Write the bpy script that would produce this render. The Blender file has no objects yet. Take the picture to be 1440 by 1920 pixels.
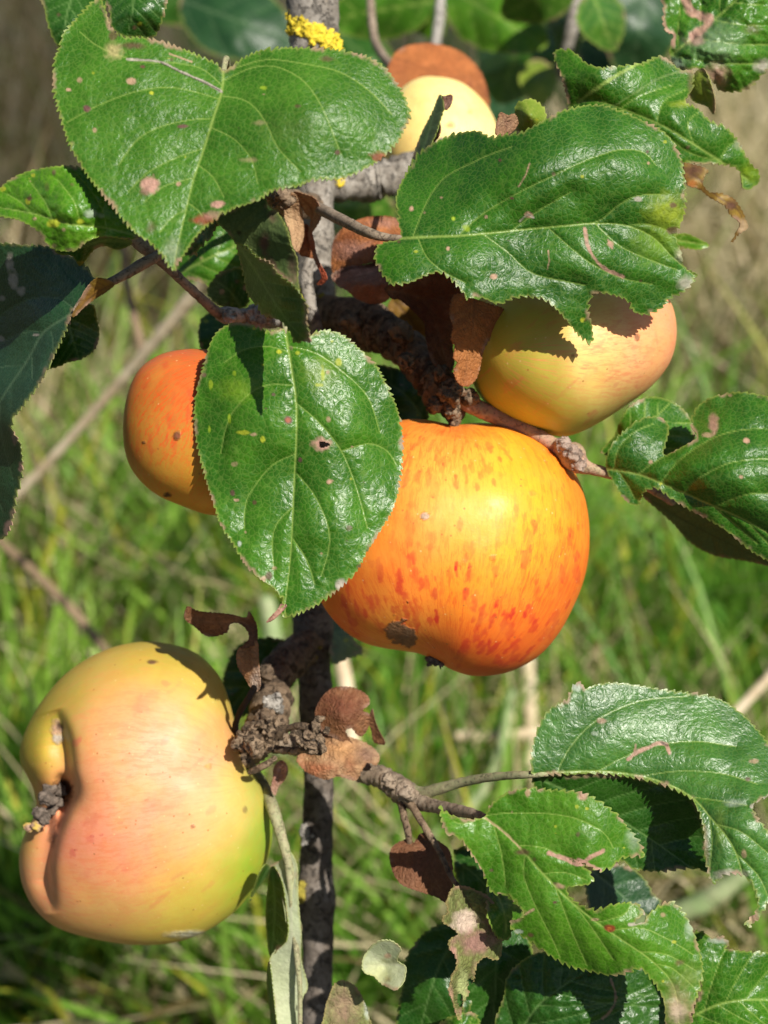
import bpy, math
import numpy as np
from mathutils import Vector

# ------------------------------------------------------------------ camera, sky, sun, exposure
S = bpy.context.scene
C = S.collection
PITCH = math.radians(28); CAM_H = 0.95; FPX = 2667.0
CAM = np.array([0.0, 0.0, CAM_H])
RT = np.array([1.0, 0, 0]); UP = np.array([0, math.sin(PITCH), math.cos(PITCH)]); FW = np.array([0, math.cos(PITCH), -math.sin(PITCH)])
cd = bpy.data.cameras.new("camera"); co = bpy.data.objects.new("camera", cd); C.objects.link(co)
co.location = CAM; co.rotation_euler = (math.pi/2 - PITCH, 0, 0)
cd.sensor_fit = 'VERTICAL'; cd.sensor_height = 36; cd.lens = FPX/1920*36
cd.clip_start = 0.01; cd.clip_end = 500
cd.dof.use_dof = True; cd.dof.focus_distance = 0.392; cd.dof.aperture_fstop = 11
S.camera = co
L = np.array([.40, .43, .81]); L /= np.linalg.norm(L)
LW = RT*L[0] + UP*L[1] - FW*L[2]
w = bpy.data.worlds.new("World"); S.world = w; w.use_nodes = True
nt = w.node_tree; bg = nt.nodes['Background']
sky = nt.nodes.new('ShaderNodeTexSky'); sky.sky_type = 'NISHITA'; sky.sun_disc = False
sky.sun_elevation = math.asin(LW[2]); sky.sun_rotation = math.atan2(LW[0], LW[1])
nt.links.new(sky.outputs[0], bg.inputs[0]); bg.inputs[1].default_value = 0.05
ld = bpy.data.lights.new("sun", 'SUN'); lo = bpy.data.objects.new("sun", ld); C.objects.link(lo)
ld.energy = 5.0; ld.angle = math.radians(.5); ld.color = (1, .95, .86)
lo.rotation_euler = Vector(LW).to_track_quat('Z', 'Y').to_euler()
S.view_settings.view_transform = 'Standard'; S.view_settings.look = 'None'
S.view_settings.exposure = 0.36; S.view_settings.gamma = 1

# ------------------------------------------------------------------ numeric helpers
def P(x, y, d):
    "photo point and distance (m) -> world"
    x = np.asarray(x, float); y = np.asarray(y, float); d = np.asarray(d, float)
    return CAM + d[..., None]*(FW + ((x-720)/FPX)[..., None]*RT + ((960-y)/FPX)[..., None]*UP)
def _h(i, j, k, s):
    n = (i*374761393 + j*668265263 + k*2147483647 + s*974634777) & 0xffffffff
    n = ((n ^ (n >> 13))*1274126177) & 0xffffffff
    n = ((n ^ (n >> 16))*2246822519) & 0xffffffff
    return ((n ^ (n >> 15)) & 0xffffff)/float(0xffffff)
def vn(x, y, z=0.0, seed=0):
    x, y, z = np.broadcast_arrays(np.asarray(x, float), np.asarray(y, float), np.asarray(z, float))
    i = np.floor(x).astype(np.int64); j = np.floor(y).astype(np.int64); k = np.floor(z).astype(np.int64)
    f = x-i; g = y-j; h = z-k
    f = f*f*(3-2*f); g = g*g*(3-2*g); h = h*h*(3-2*h)
    r = 0
    for a in (0, 1):
        for b in (0, 1):
            for c in (0, 1):
                wt = (f if a else 1-f)*(g if b else 1-g)*(h if c else 1-h)
                r = r + wt*_h(i+a, j+b, k+c, seed)
    return r*2-1
def fbm(x, y, z=0.0, seed=0, o=3):
    r = 0; a = 1.0; x = np.asarray(x, float); y = np.asarray(y, float); z = np.asarray(z, float)
    for q in range(o):
        r = r + a*vn(x, y, z, seed+q*17); x = x*2.03; y = y*2.03; z = z*2.03; a *= .5
    return r
def catmull(pts, step=4.0, closed=False):
    p = np.array(pts, float); n = len(p); out = []
    rng = range(n) if closed else range(n-1)
    for i in rng:
        if closed: a, b, c, d = p[(i-1) % n], p[i], p[(i+1) % n], p[(i+2) % n]
        else: a, b, c, d = p[max(i-1, 0)], p[i], p[i+1], p[min(i+2, n-1)]
        m = max(1, int(np.linalg.norm((c-b)[:2])/step))
        for t in np.arange(m)/m:
            out.append(.5*((2*b)+(-a+c)*t+(2*a-5*b+4*c-d)*t*t+(-a+3*b-3*c+d)*t**3))
    if not closed: out.append(p[-1])
    return np.array(out)
def seg_dist(q, a, b, want_pt=False):
    "distance of points q (n,2) to segments a-b"
    best = np.full(len(q), 1e9); bp = np.zeros_like(q)
    for s, e in zip(a, b):
        v = e-s; L2 = v@v
        t = np.clip(((q-s)@v)/(L2+1e-12), 0, 1)
        pt = s+t[:, None]*v; dd = ((q-pt)**2).sum(1)
        m = dd < best; best[m] = dd[m]
        if want_pt: bp[m] = pt[m]
    best = np.sqrt(best)
    return (best, bp) if want_pt else best
def line_dist(q, pts, step=9, closed=False):
    c = catmull(pts, step, closed); 
    if closed: return seg_dist(q, c, np.roll(c, -1, 0))
    return seg_dist(q, c[:-1], c[1:])
def inside(q, poly):
    r = np.zeros(len(q), bool); x, y = q[:, 0], q[:, 1]; n = len(poly)
    for i in range(n):
        x1, y1 = poly[i]; x2, y2 = poly[(i+1) % n]
        if y1 == y2: continue
        c = ((y1 > y) != (y2 > y)) & (x < (x2-x1)*(y-y1)/(y2-y1)+x1)
        r ^= c
    return r
def tps(ctrl, q):
    c = np.array(ctrl, float); p = c[:, :2]/100; v = c[:, 2]; n = len(c)
    def U(r2): return np.where(r2 > 1e-9, r2*np.log(r2+1e-12), 0)
    K = U(((p[:, None]-p[None])**2).sum(2)) + np.eye(n)*.02
    M = np.zeros((n+3, n+3)); M[:n, :n] = K; M[:n, n] = 1; M[:n, n+1:] = p; M[n, :n] = 1; M[n+1:, :n] = p.T
    s = np.linalg.lstsq(M, np.concatenate([v, np.zeros(3)]), rcond=None)[0]
    qq = q/100
    r = s[n]+qq@s[n+1:]
    for i in range(n): r = r+s[i]*U(((qq-p[i])**2).sum(1))
    return r

# ------------------------------------------------------------------ object helpers
def link(o, parent=None):
    C.objects.link(o)
    if parent: o.parent = parent
    return o
def tag(o, label=None, cat=None, group=None, kind=None):
    if label: o['label'] = label
    if cat: o['category'] = cat
    if group: o['group'] = group
    if kind: o['kind'] = kind
    return o
def empty(name, loc):
    o = bpy.data.objects.new(name, None); o.empty_display_size = .01; C.objects.link(o)
    o.location = loc; return o
def mesh_obj(name, V, faces, mats, parent=None, mi=None, attrs=None, loc=None, smooth=True):
    V = np.asarray(V, float)
    loc = np.zeros(3) if loc is None else np.asarray(loc, float)
    me = bpy.data.meshes.new(name)
    me.vertices.add(len(V)); me.vertices.foreach_set('co', (V-loc).astype(np.float32).ravel())
    counts = np.concatenate([np.full(len(f), f.shape[1]) for f in faces if len(f)])
    lv = np.concatenate([np.asarray(f).ravel() for f in faces if len(f)])
    me.loops.add(len(lv)); me.loops.foreach_set('vertex_index', lv.astype(np.int32))
    me.polygons.add(len(counts)); st = np.concatenate([[0], np.cumsum(counts)[:-1]])
    me.polygons.foreach_set('loop_start', st.astype(np.int32))
    if mi is not None: me.polygons.foreach_set('material_index', np.asarray(mi, np.int32))
    me.update(calc_edges=True)
    me.polygons.foreach_set('use_smooth', np.full(len(counts), smooth))
    for m in (mats if isinstance(mats, (list, tuple)) else [mats]): me.materials.append(m)
    for k, v in (attrs or {}).items():
        v = np.asarray(v, np.float32)
        if v.ndim == 1: a = me.attributes.new(k, 'FLOAT', 'POINT'); a.data.foreach_set('value', v)
        elif v.shape[1] == 3: a = me.attributes.new(k, 'FLOAT_VECTOR', 'POINT'); a.data.foreach_set('vector', v.ravel())
        else: a = me.attributes.new(k, 'FLOAT_COLOR', 'POINT'); a.data.foreach_set('color', v.ravel())
    o = bpy.data.objects.new(name, me); C.objects.link(o)
    if parent is not None:
        o.parent = parent; o.location = loc - np.array(parent.location)
    else: o.location = loc
    return o

# ------------------------------------------------------------------ materials
class N:
    def __init__(s, name):
        s.m = bpy.data.materials.new(name); s.m.use_nodes = True; s.t = s.m.node_tree
        s.p = s.t.nodes['Principled BSDF']; s.out = s.t.nodes['Material Output']
    def n(s, typ, **kw):
        a = s.t.nodes.new('ShaderNode'+typ)
        for k, v in kw.items():
            if k.startswith('i_'): s.set(a.inputs[int(k[2:])] if k[2:].isdigit() else a.inputs[k[2:]], v)
            else: setattr(a, k, v)
        return a
    def set(s, inp, v):
        if isinstance(v, bpy.types.NodeSocket): s.t.links.new(v, inp)
        elif isinstance(v, (tuple, list)) and len(v) == 3 and inp.type == 'RGBA': inp.default_value = (*v, 1)
        else: inp.default_value = v
    def mix(s, f, a, b, bt='MIX'):
        x = s.n('Mix', data_type='RGBA', blend_type=bt)
        s.set(x.inputs[0], f); s.set(x.inputs[6], a); s.set(x.inputs[7], b); return x.outputs[2]
    def math(s, op, a, b=0.0, c=0.0, clamp=False):
        x = s.n('Math', operation=op, use_clamp=clamp); s.set(x.inputs[0], a); s.set(x.inputs[1], b); s.set(x.inputs[2], c); return x.outputs[0]
    def ramp(s, v, lo, hi, a=0.0, b=1.0):
        x = s.n('MapRange', interpolation_type='SMOOTHSTEP'); s.set(x.inputs[0], v)
        for k, q in zip((1, 2, 3, 4), (lo, hi, a, b)): s.set(x.inputs[k], q)
        return x.outputs[0]
    def attr(s, name): return s.n('Attribute', attribute_name=name)
    def noise(s, vec, scale, detail=3, rough=.5, dist=0):
        x = s.n('TexNoise'); s.set(x.inputs['Vector'], vec); x.inputs['Scale'].default_value = scale
        x.inputs['Detail'].default_value = detail; x.inputs['Roughness'].default_value = rough; x.inputs['Distortion'].default_value = dist
        return x.outputs[0]
    def bump(s, h, dist, strength=1.0, prev=None):
        x = s.n('Bump'); s.set(x.inputs['Height'], h); x.inputs['Distance'].default_value = dist; x.inputs['Strength'].default_value = strength
        if prev is not None: s.set(x.inputs['Normal'], prev)
        return x.outputs[0]

def leaf_mat(name, c1, c2, vein, rough=.33, cell=700, tert=.17, bmp=.000045, transl=.22, tcol=None, edge=(.42, .44, .10), spec=.42, veinamt=.68, edgeamt=.42, mot=0):
    m = N(name); tc = m.n('TexCoord').outputs['Object']
    big = m.noise(tc, 70, 3); fine = m.noise(tc, 900, 3, .6)
    base = m.mix(m.ramp(big, .35, .65), c1, c2)
    base = m.mix(m.ramp(fine, .25, .75, 0, .35), base, [c*.55 for c in c1])
    wob = m.n('VectorMath', operation='ADD'); nz = m.n('TexNoise'); m.set(nz.inputs['Vector'], tc); nz.inputs['Scale'].default_value = 350
    sc = m.n('VectorMath', operation='SCALE'); m.set(sc.inputs[0], nz.outputs[1]); sc.inputs['Scale'].default_value = .0016
    m.set(wob.inputs[0], tc); m.set(wob.inputs[1], sc.outputs[0])
    vo = m.n('TexVoronoi', feature='DISTANCE_TO_EDGE'); m.set(vo.inputs['Vector'], wob.outputs[0]); vo.inputs['Scale'].default_value = cell
    vo2 = m.n('TexVoronoi', feature='DISTANCE_TO_EDGE'); m.set(vo2.inputs['Vector'], wob.outputs[0]); vo2.inputs['Scale'].default_value = cell*2.4
    tv = m.ramp(vo.outputs[0], .0, .12, 1, 0)
    tv2 = m.ramp(vo2.outputs[0], .0, .15, 1, 0)
    base = m.mix(m.math('MULTIPLY', tv, tert), base, vein)
    base = m.mix(m.math('MULTIPLY', tv2, tert*.3), base, vein)
    if mot:
        m1 = m.noise(tc, 260, 6, .7, .5); m2 = m.noise(tc, 110, 5, .65, .8)
        base = m.mix(m.ramp(m1, .42, .66, 0, mot), base, [x*.35 for x in c1]); base = m.mix(m.ramp(m2, .5, .68, 0, mot), base, [min(1, x*2.1+.04) for x in c1])
    va = m.attr('vein').outputs['Fac']
    base = m.mix(m.math('MULTIPLY', va, veinamt), base, vein)
    ea = m.attr('edge').outputs['Fac']
    base = m.mix(m.math('MULTIPLY', ea, edgeamt), base, edge)
    bl = m.attr('bl')
    base = m.mix(bl.outputs['Alpha'], base, bl.outputs['Color'])
    m.set(m.p.inputs['Base Color'], base)
    r = m.math('ADD', m.ramp(fine, .2, .8, rough-.05, rough+.10), m.math('MULTIPLY', bl.outputs['Alpha'], .25))
    m.set(m.p.inputs['Roughness'], r); m.p.inputs['Specular IOR Level'].default_value = spec
    h = m.math('ADD', m.ramp(vo.outputs[0], 0, .32), m.math('MULTIPLY', m.ramp(vo2.outputs[0], 0, .4), .4))
    h = m.math('ADD', h, m.math('MULTIPLY', fine, .5))
    b = m.bump(h, bmp); m.set(m.p.inputs['Normal'], b)
    if transl:
        t = m.n('BsdfTranslucent'); m.set(t.inputs['Color'], m.mix(.5, base, tcol or [c*1.9 for c in c2]) if tcol is None else m.mix(.65, base, tcol))
        ms = m.n('MixShader'); ms.inputs[0].default_value = transl
        m.t.links.new(m.p.outputs[0], ms.inputs[1]); m.t.links.new(t.outputs[0], ms.inputs[2]); m.t.links.new(ms.outputs[0], m.out.inputs[0])
    return m.m

GV = (.34, .46, .10)
M = {}
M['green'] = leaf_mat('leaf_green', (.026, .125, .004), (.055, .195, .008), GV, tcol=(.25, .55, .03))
M['fresh'] = leaf_mat('leaf_fresh_green', (.06, .21, .006), (.11, .29, .010), GV, tcol=(.35, .65, .03))
M['bright'] = leaf_mat('leaf_bright_green', (.045, .165, .005), (.085, .24, .012), GV, rough=.36, spec=.36, tert=.15, tcol=(.3, .6, .03))
M['matte'] = leaf_mat('leaf_matte_green', (.032, .13, .006), (.06, .19, .012), GV, rough=.38, spec=.36, tert=.15, tcol=(.3, .6, .03), bmp=.00006)
M['satin'] = leaf_mat('leaf_satin_green', (.03, .125, .012), (.055, .19, .018), GV, rough=.40, spec=.85, tert=.12, tcol=(.25, .55, .03), bmp=.00006)
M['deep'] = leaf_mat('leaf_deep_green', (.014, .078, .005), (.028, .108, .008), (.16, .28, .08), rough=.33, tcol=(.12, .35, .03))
M['gloss'] = leaf_mat('leaf_glossy_green', (.015, .095, .004), (.034, .15, .006), GV, rough=.38, tert=.15, spec=.48, bmp=.00006, tcol=(.2, .5, .03))
M['under'] = leaf_mat('leaf_underside', (.19, .26, .11), (.24, .31, .14), (.33, .37, .2), rough=.65, spec=.25, tert=.25, tcol=(.3, .5, .08), edge=(.3, .35, .12))
M['olive'] = leaf_mat('leaf_olive_underside', (.11, .17, .05), (.15, .20, .065), (.06, .09, .03), rough=.65, spec=.25, tert=.5, tcol=(.3, .4, .05))
M['pale'] = leaf_mat('leaf_pale_underside', (.50, .56, .33), (.58, .62, .40), (.5, .5, .36), rough=.75, spec=.2, tert=.12, tcol=(.3, .45, .12))
M['tan'] = leaf_mat('leaf_dry_tan', (.56, .34, .18), (.44, .22, .10), (.18, .08, .04), rough=.6, spec=.3, tert=.3, tcol=(.6, .28, .09), edge=(.2, .09, .04), bmp=.0002, mot=.38)
M['rust'] = leaf_mat('leaf_dry_rust', (.46, .17, .05), (.32, .10, .035), (.12, .04, .02), rough=.55, spec=.3, tert=.3, tcol=(.7, .2, .04), edge=(.12, .04, .02), bmp=.0002, mot=.38)
M['umber'] = leaf_mat('leaf_dry_umber', (.27, .12, .05), (.17, .065, .028), (.36, .19, .09), rough=.55, spec=.3, tert=.3, tcol=(.25, .05, .02), edge=(.10, .05, .03), bmp=.0002, mot=.38)
M['pinkdry'] = leaf_mat('leaf_dry_pink', (.46, .26, .19), (.34, .14, .09), (.2, .1, .06), rough=.5, spec=.4, tert=.25, tcol=(.6, .25, .12), edge=(.2, .1, .06), bmp=.0002, mot=.38)
M['withered'] = leaf_mat('leaf_withered', (.22, .25, .07), (.14, .17, .05), (.12, .08, .04), rough=.65, spec=.3, tert=.5, tcol=(.4, .45, .1), edge=(.5, .35, .15), bmp=.0002, mot=.38)
M['yellowgreen'] = leaf_mat('leaf_yellow_green', (.16, .26, .02), (.24, .33, .03), (.3, .35, .06), rough=.5, tcol=(.5, .65, .03))
M['ochre'] = leaf_mat('leaf_ochre', (.34, .22, .03), (.24, .12, .02), (.1, .05, .02), rough=.55, tcol=(.5, .35, .04), edge=(.06, .03, .015))
M['bluegreen'] = leaf_mat('leaf_blue_green', (.010, .055, .014), (.020, .080, .020), (.13, .22, .10), rough=.38, spec=.5, tcol=(.06, .2, .05))

def bark_mat(name, c1, c2, c3, scale=1.0, bmp=.0006):
    m = N(name); tc = m.n('TexCoord').outputs['Object']
    a = m.noise(tc, 120*scale, 5, .6, .4); b = m.noise(tc, 700*scale, 4, .65); c = m.noise(tc, 45*scale, 3)
    base = m.mix(m.ramp(a, .35, .65), c1, c2); base = m.mix(m.ramp(b, .45, .75, 0, .7), base, c3)
    base = m.mix(m.ramp(c, .52, .68, 0, .55), base, [x*.45 for x in c1])
    vo = m.n('TexVoronoi'); m.set(vo.inputs['Vector'], tc); vo.inputs['Scale'].default_value = 500*scale
    base = m.mix(m.ramp(vo.outputs[0], .05, .16, .6, 0), base, (.42, .33, .22))
    m.set(m.p.inputs['Base Color'], base); m.p.inputs['Roughness'].default_value = .7; m.p.inputs['Specular IOR Level'].default_value = .35
    d = m.noise(tc, 330*scale, 6, .68, .8); cr = m.ramp(d, .36, .48, 1, 0)
    base = m.mix(m.math('MULTIPLY', cr, .65), base, [x*.3 for x in c1]); m.set(m.p.inputs['Base Color'], base)
    h = m.math('ADD', m.math('MULTIPLY', a, 1.0), m.math('MULTIPLY', b, .5)); h = m.math('ADD', h, m.math('MULTIPLY', cr, -.55)); m.set(m.p.inputs['Normal'], m.bump(h, bmp))
    return m.m
M['bark'] = bark_mat('bark_grey', (.22, .19, .155), (.36, .325, .28), (.10, .08, .06), bmp=.0008)
M['bark2'] = bark_mat('bark_brown', (.15, .10, .06), (.27, .19, .12), (.05, .03, .02), bmp=.0015)
M['twig'] = bark_mat('twig_bark', (.24, .18, .125), (.33, .26, .19), (.11, .07, .045), 1.6, .0003)
M['pet'] = bark_mat('leaf_stalk', (.30, .32, .16), (.36, .33, .19), (.2, .13, .09), 2.0, .0002)
M['pinkpet'] = bark_mat('pink_stalk', (.45, .25, .18), (.36, .28, .16), (.25, .17, .11), 2.0, .0002)
M['paleb'] = bark_mat('pale_bark', (.36, .33, .29), (.46, .43, .38), (.2, .17, .14), 1.2, .0006)

def simple(name, c1, c2, rough=.8, scale=300, bmp=.0004):
    m = N(name); tc = m.n('TexCoord').outputs['Object']; a = m.noise(tc, scale, 5, .65)
    m.set(m.p.inputs['Base Color'], m.mix(m.ramp(a, .35, .65), c1, c2)); m.p.inputs['Roughness'].default_value = rough
    m.set(m.p.inputs['Normal'], m.bump(a, bmp)); return m.m
M['lichen'] = simple('lichen_yellow', (.62, .46, .015), (.78, .60, .05), .9, 500)
M['lichen2'] = simple('lichen_olive', (.26, .22, .03), (.38, .30, .04), .9, 500)
M['sepal'] = simple('dry_calyx', (.05, .036, .025), (.17, .13, .10), .8, 600)
M['sepaly'] = simple('yellow_bract', (.6, .42, .06), (.3, .18, .12), .6, 300)
M['barkd'] = bark_mat('bark_dark', (.12, .095, .075), (.20, .17, .145), (.06, .045, .035), bmp=.0008)
M['nodeb'] = bark_mat('node_bark', (.30, .21, .16), (.40, .30, .24), (.18, .11, .08), 1.6, .0005)
M['cork'] = simple('corky_scar', (.30, .20, .11), (.05, .03, .02), .9, 450, .0008)

def apple_mat(name, red, deep, gloss=.32):
    m = N(name); ax = m.attr('ax').outputs['Vector']; tc = m.n('TexCoord').outputs['Object']
    col = m.attr('col').outputs['Color']; rd = m.attr('red').outputs['Fac']
    f1 = m.noise(ax, 30, 7, .70, .5); f2 = m.noise(ax, 8, 4, .6, .6); f3 = m.noise(ax, 80, 5, .7, .4)
    soft = m.math('MULTIPLY', m.ramp(f1, .47, .60), m.math('MULTIPLY', rd, .7), clamp=True)
    base = m.mix(soft, col, red)
    s2 = m.math('MULTIPLY', m.ramp(f3, .50, .60), m.math('MULTIPLY', rd, .3), clamp=True)
    base = m.mix(s2, base, red)
    # bold flecks: stretched cells
    vm = m.n('VectorMath', operation='MULTIPLY'); m.set(vm.inputs[0], ax); vm.inputs[1].default_value = (1, 1, 2.2)
    vo = m.n('TexVoronoi'); m.set(vo.inputs['Vector'], vm.outputs[0]); vo.inputs['Scale'].default_value = 13; 
    fl = m.math('MULTIPLY', m.ramp(m.math('ADD', vo.outputs[0], m.math('MULTIPLY', f1, .12)), .20, .25, 1, 0), m.math('MULTIPLY', m.ramp(f2, .45, .55), m.ramp(rd, .3, .9)))
    fa = m.attr('fleck').outputs['Fac']
    fw = m.math('ADD', m.math('MULTIPLY', fl, .55), fa, clamp=True)
    base = m.mix(fw, base, deep)
    # mottling and lenticels
    mt = m.noise(tc, 160, 5, .65); base = m.mix(m.ramp(mt, .38, .66, 0, .34), base, m.mix(.5, col, (.60, .22, .03))); mb = m.noise(tc, 60, 4, .6); base = m.mix(m.ramp(mb, .45, .7, 0, .3), base, m.mix(.5, col, (.95, .55, .08)))
    vl = m.n('TexVoronoi'); m.set(vl.inputs['Vector'], tc); vl.inputs['Scale'].default_value = 260
    base = m.mix(m.ramp(vl.outputs[0], .05, .10, .4, 0), base, (.80, .60, .28))
    vd = m.n('TexVoronoi'); m.set(vd.inputs['Vector'], tc); vd.inputs['Scale'].default_value = 230
    base = m.mix(m.ramp(vd.outputs[0], .05, .10, .6, 0), base, (.35, .12, .03))
    bl = m.attr('bl'); base = m.mix(bl.outputs['Alpha'], base, bl.outputs['Color'])
    m.set(m.p.inputs['Base Color'], base)
    fine = m.noise(tc, 1500, 2)
    m.set(m.p.inputs['Roughness'], m.math('ADD', m.ramp(mt, .3, .7, gloss+.06, gloss+.2), m.math('MULTIPLY', bl.outputs['Alpha'], .45)))
    m.p.inputs['Specular IOR Level'].default_value = .26
    m.p.inputs['Subsurface Weight'].default_value = .12; m.p.inputs['Subsurface Scale'].default_value = .003
    m.p.inputs['Subsurface Radius'].default_value = (1, .6, .2)
    bb = m.noise(tc, 420, 4, .6)
    b1 = m.bump(fine, .00003); rough_h = m.math('MULTIPLY', bb, bl.outputs['Alpha'])
    m.set(m.p.inputs['Normal'], m.bump(rough_h, .0008, 1, m.bump(bb, .00006, 1, b1)))
    return m.m
M['apple'] = apple_mat('apple_skin', (.72, .10, .018), (.60, .035, .02))
M['apple_pale'] = apple_mat('apple_skin_pale', (.78, .22, .10), (.66, .12, .09), .34)

BC = dict(brown=(.11, .045, .03), tan=(.50, .30, .20), pink=(.48, .26, .20), red=(.25, .045, .02), yellow=(.45, .48, .03), grey=(.42, .36, .30), dark=(.03, .015, .01), purple=(.13, .05, .05), silver=(.45, .5, .42), ylw=(.30, .42, .02), paletan=(.62, .48, .38))

# ------------------------------------------------------------------ builders
def toothed(out, tip, base, amp, sp, seed):
    c = catmull(out, 1.6, True); n = len(c)
    seg = np.linalg.norm(np.roll(c, -1, 0)-c, axis=1); s = np.concatenate([[0], np.cumsum(seg)[:-1]]); T = seg.sum()
    d = np.roll(c, -2, 0)-np.roll(c, 2, 0); d /= np.linalg.norm(d, axis=1)[:, None]+1e-9
    area = .5*np.sum(c[:, 0]*np.roll(c[:, 1], -1)-np.roll(c[:, 0], -1)*c[:, 1])
    nrm = np.stack([d[:, 1], -d[:, 0]], 1)*np.sign(area)
    it = np.argmin(((c-tip)**2).sum(1)); ib = np.argmin(((c-base)**2).sum(1))
    st, sb = s[it], s[ib]
    fwd = ((s-sb) % T) < ((st-sb) % T)
    warp = s/sp + .55*vn(s/(sp*2.2), seed*3.1, 0, seed)
    fr = warp % 1.0; fr = np.where(fwd, fr, 1-fr)
    A = amp*(.65+.5*vn(s/(sp*1.7), 7.7, 0, seed+5))
    near = np.minimum(np.abs((s-sb+T/2) % T-T/2)/(sp*1.5), 1)
    A = A*near
    prof = fr**.75*(fr < .86) + (1-fr)/.14*.86**.75*(fr >= .86)
    A = A*1.9
    off = A*(prof-.45) + .12*amp*vn(s/3.0, 1.3, 0, seed)
    dirt = d*np.where(fwd, 1, -1)[:, None]
    return c + nrm*off[:, None] + dirt*(A*prof*.35)[:, None]

def auto_secs(mid, poly, n=6, ang=52, curve=.9):
    c = catmull(mid, 4); L_ = len(c); out = []
    for side in (-1, 1):
        for k in range(n):
            t = (.06+.80*(k+(.0 if side > 0 else .35))/n)
            i = int(t*(L_-1)); p = c[i].copy(); tg = c[min(i+3, L_-1)]-c[max(i-3, 0)]; tg /= np.linalg.norm(tg)+1e-9
            a0 = math.atan2(tg[1], tg[0]); a = math.radians(ang)*side; pts = [p.copy()]
            for q in range(60):
                th = a0+a; p = p+8*np.array([math.cos(th), math.sin(th)])
                if not inside(p[None], poly)[0]: break
                pts.append(p.copy()); a *= (1-.02*curve)
            if len(pts) > 2: out.append(pts[::2]+([pts[-1]] if len(pts) % 2 == 0 else []))
    return out

def blem(q, spots, scars, seed):
    bl = np.zeros((len(q), 4)); 
    nx = fbm(q[:, 0]/9, q[:, 1]/9, 0, seed+40, 3)
    def put(a, col):
        nonlocal bl
        cc = np.array(BC[col] if isinstance(col, str) else col)
        cc = cc[None]*(1+.25*fbm(q[:, 0]/5, q[:, 1]/5, 0, seed+60, 2))[:, None]
        na = a+bl[:, 3]*(1-a)
        bl[:, :3] = np.where(na[:, None] > 1e-4, (cc*a[:, None]+bl[:, :3]*(bl[:, 3]*(1-a))[:, None])/np.maximum(na, 1e-4)[:, None], 0)
        bl[:, 3] = na
    for sp in spots:
        x, y, rx, ry, col = sp[:5]; al = sp[5] if len(sp) > 5 else .95; soft = sp[6] if len(sp) > 6 else .25
        d = np.sqrt(((q[:, 0]-x)/rx)**2+((q[:, 1]-y)/ry)**2)+.28*nx
        put(al*np.clip((1+soft-d)/(2*soft), 0, 1), col)
    for sc in scars:
        pts, wd, col = sc[:3]; al = sc[3] if len(sc) > 3 else .95
        d = line_dist(q, pts)/wd+.35*nx
        put(al*np.clip((1.3-d)/.6, 0, 1), col)
    return bl

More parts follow.
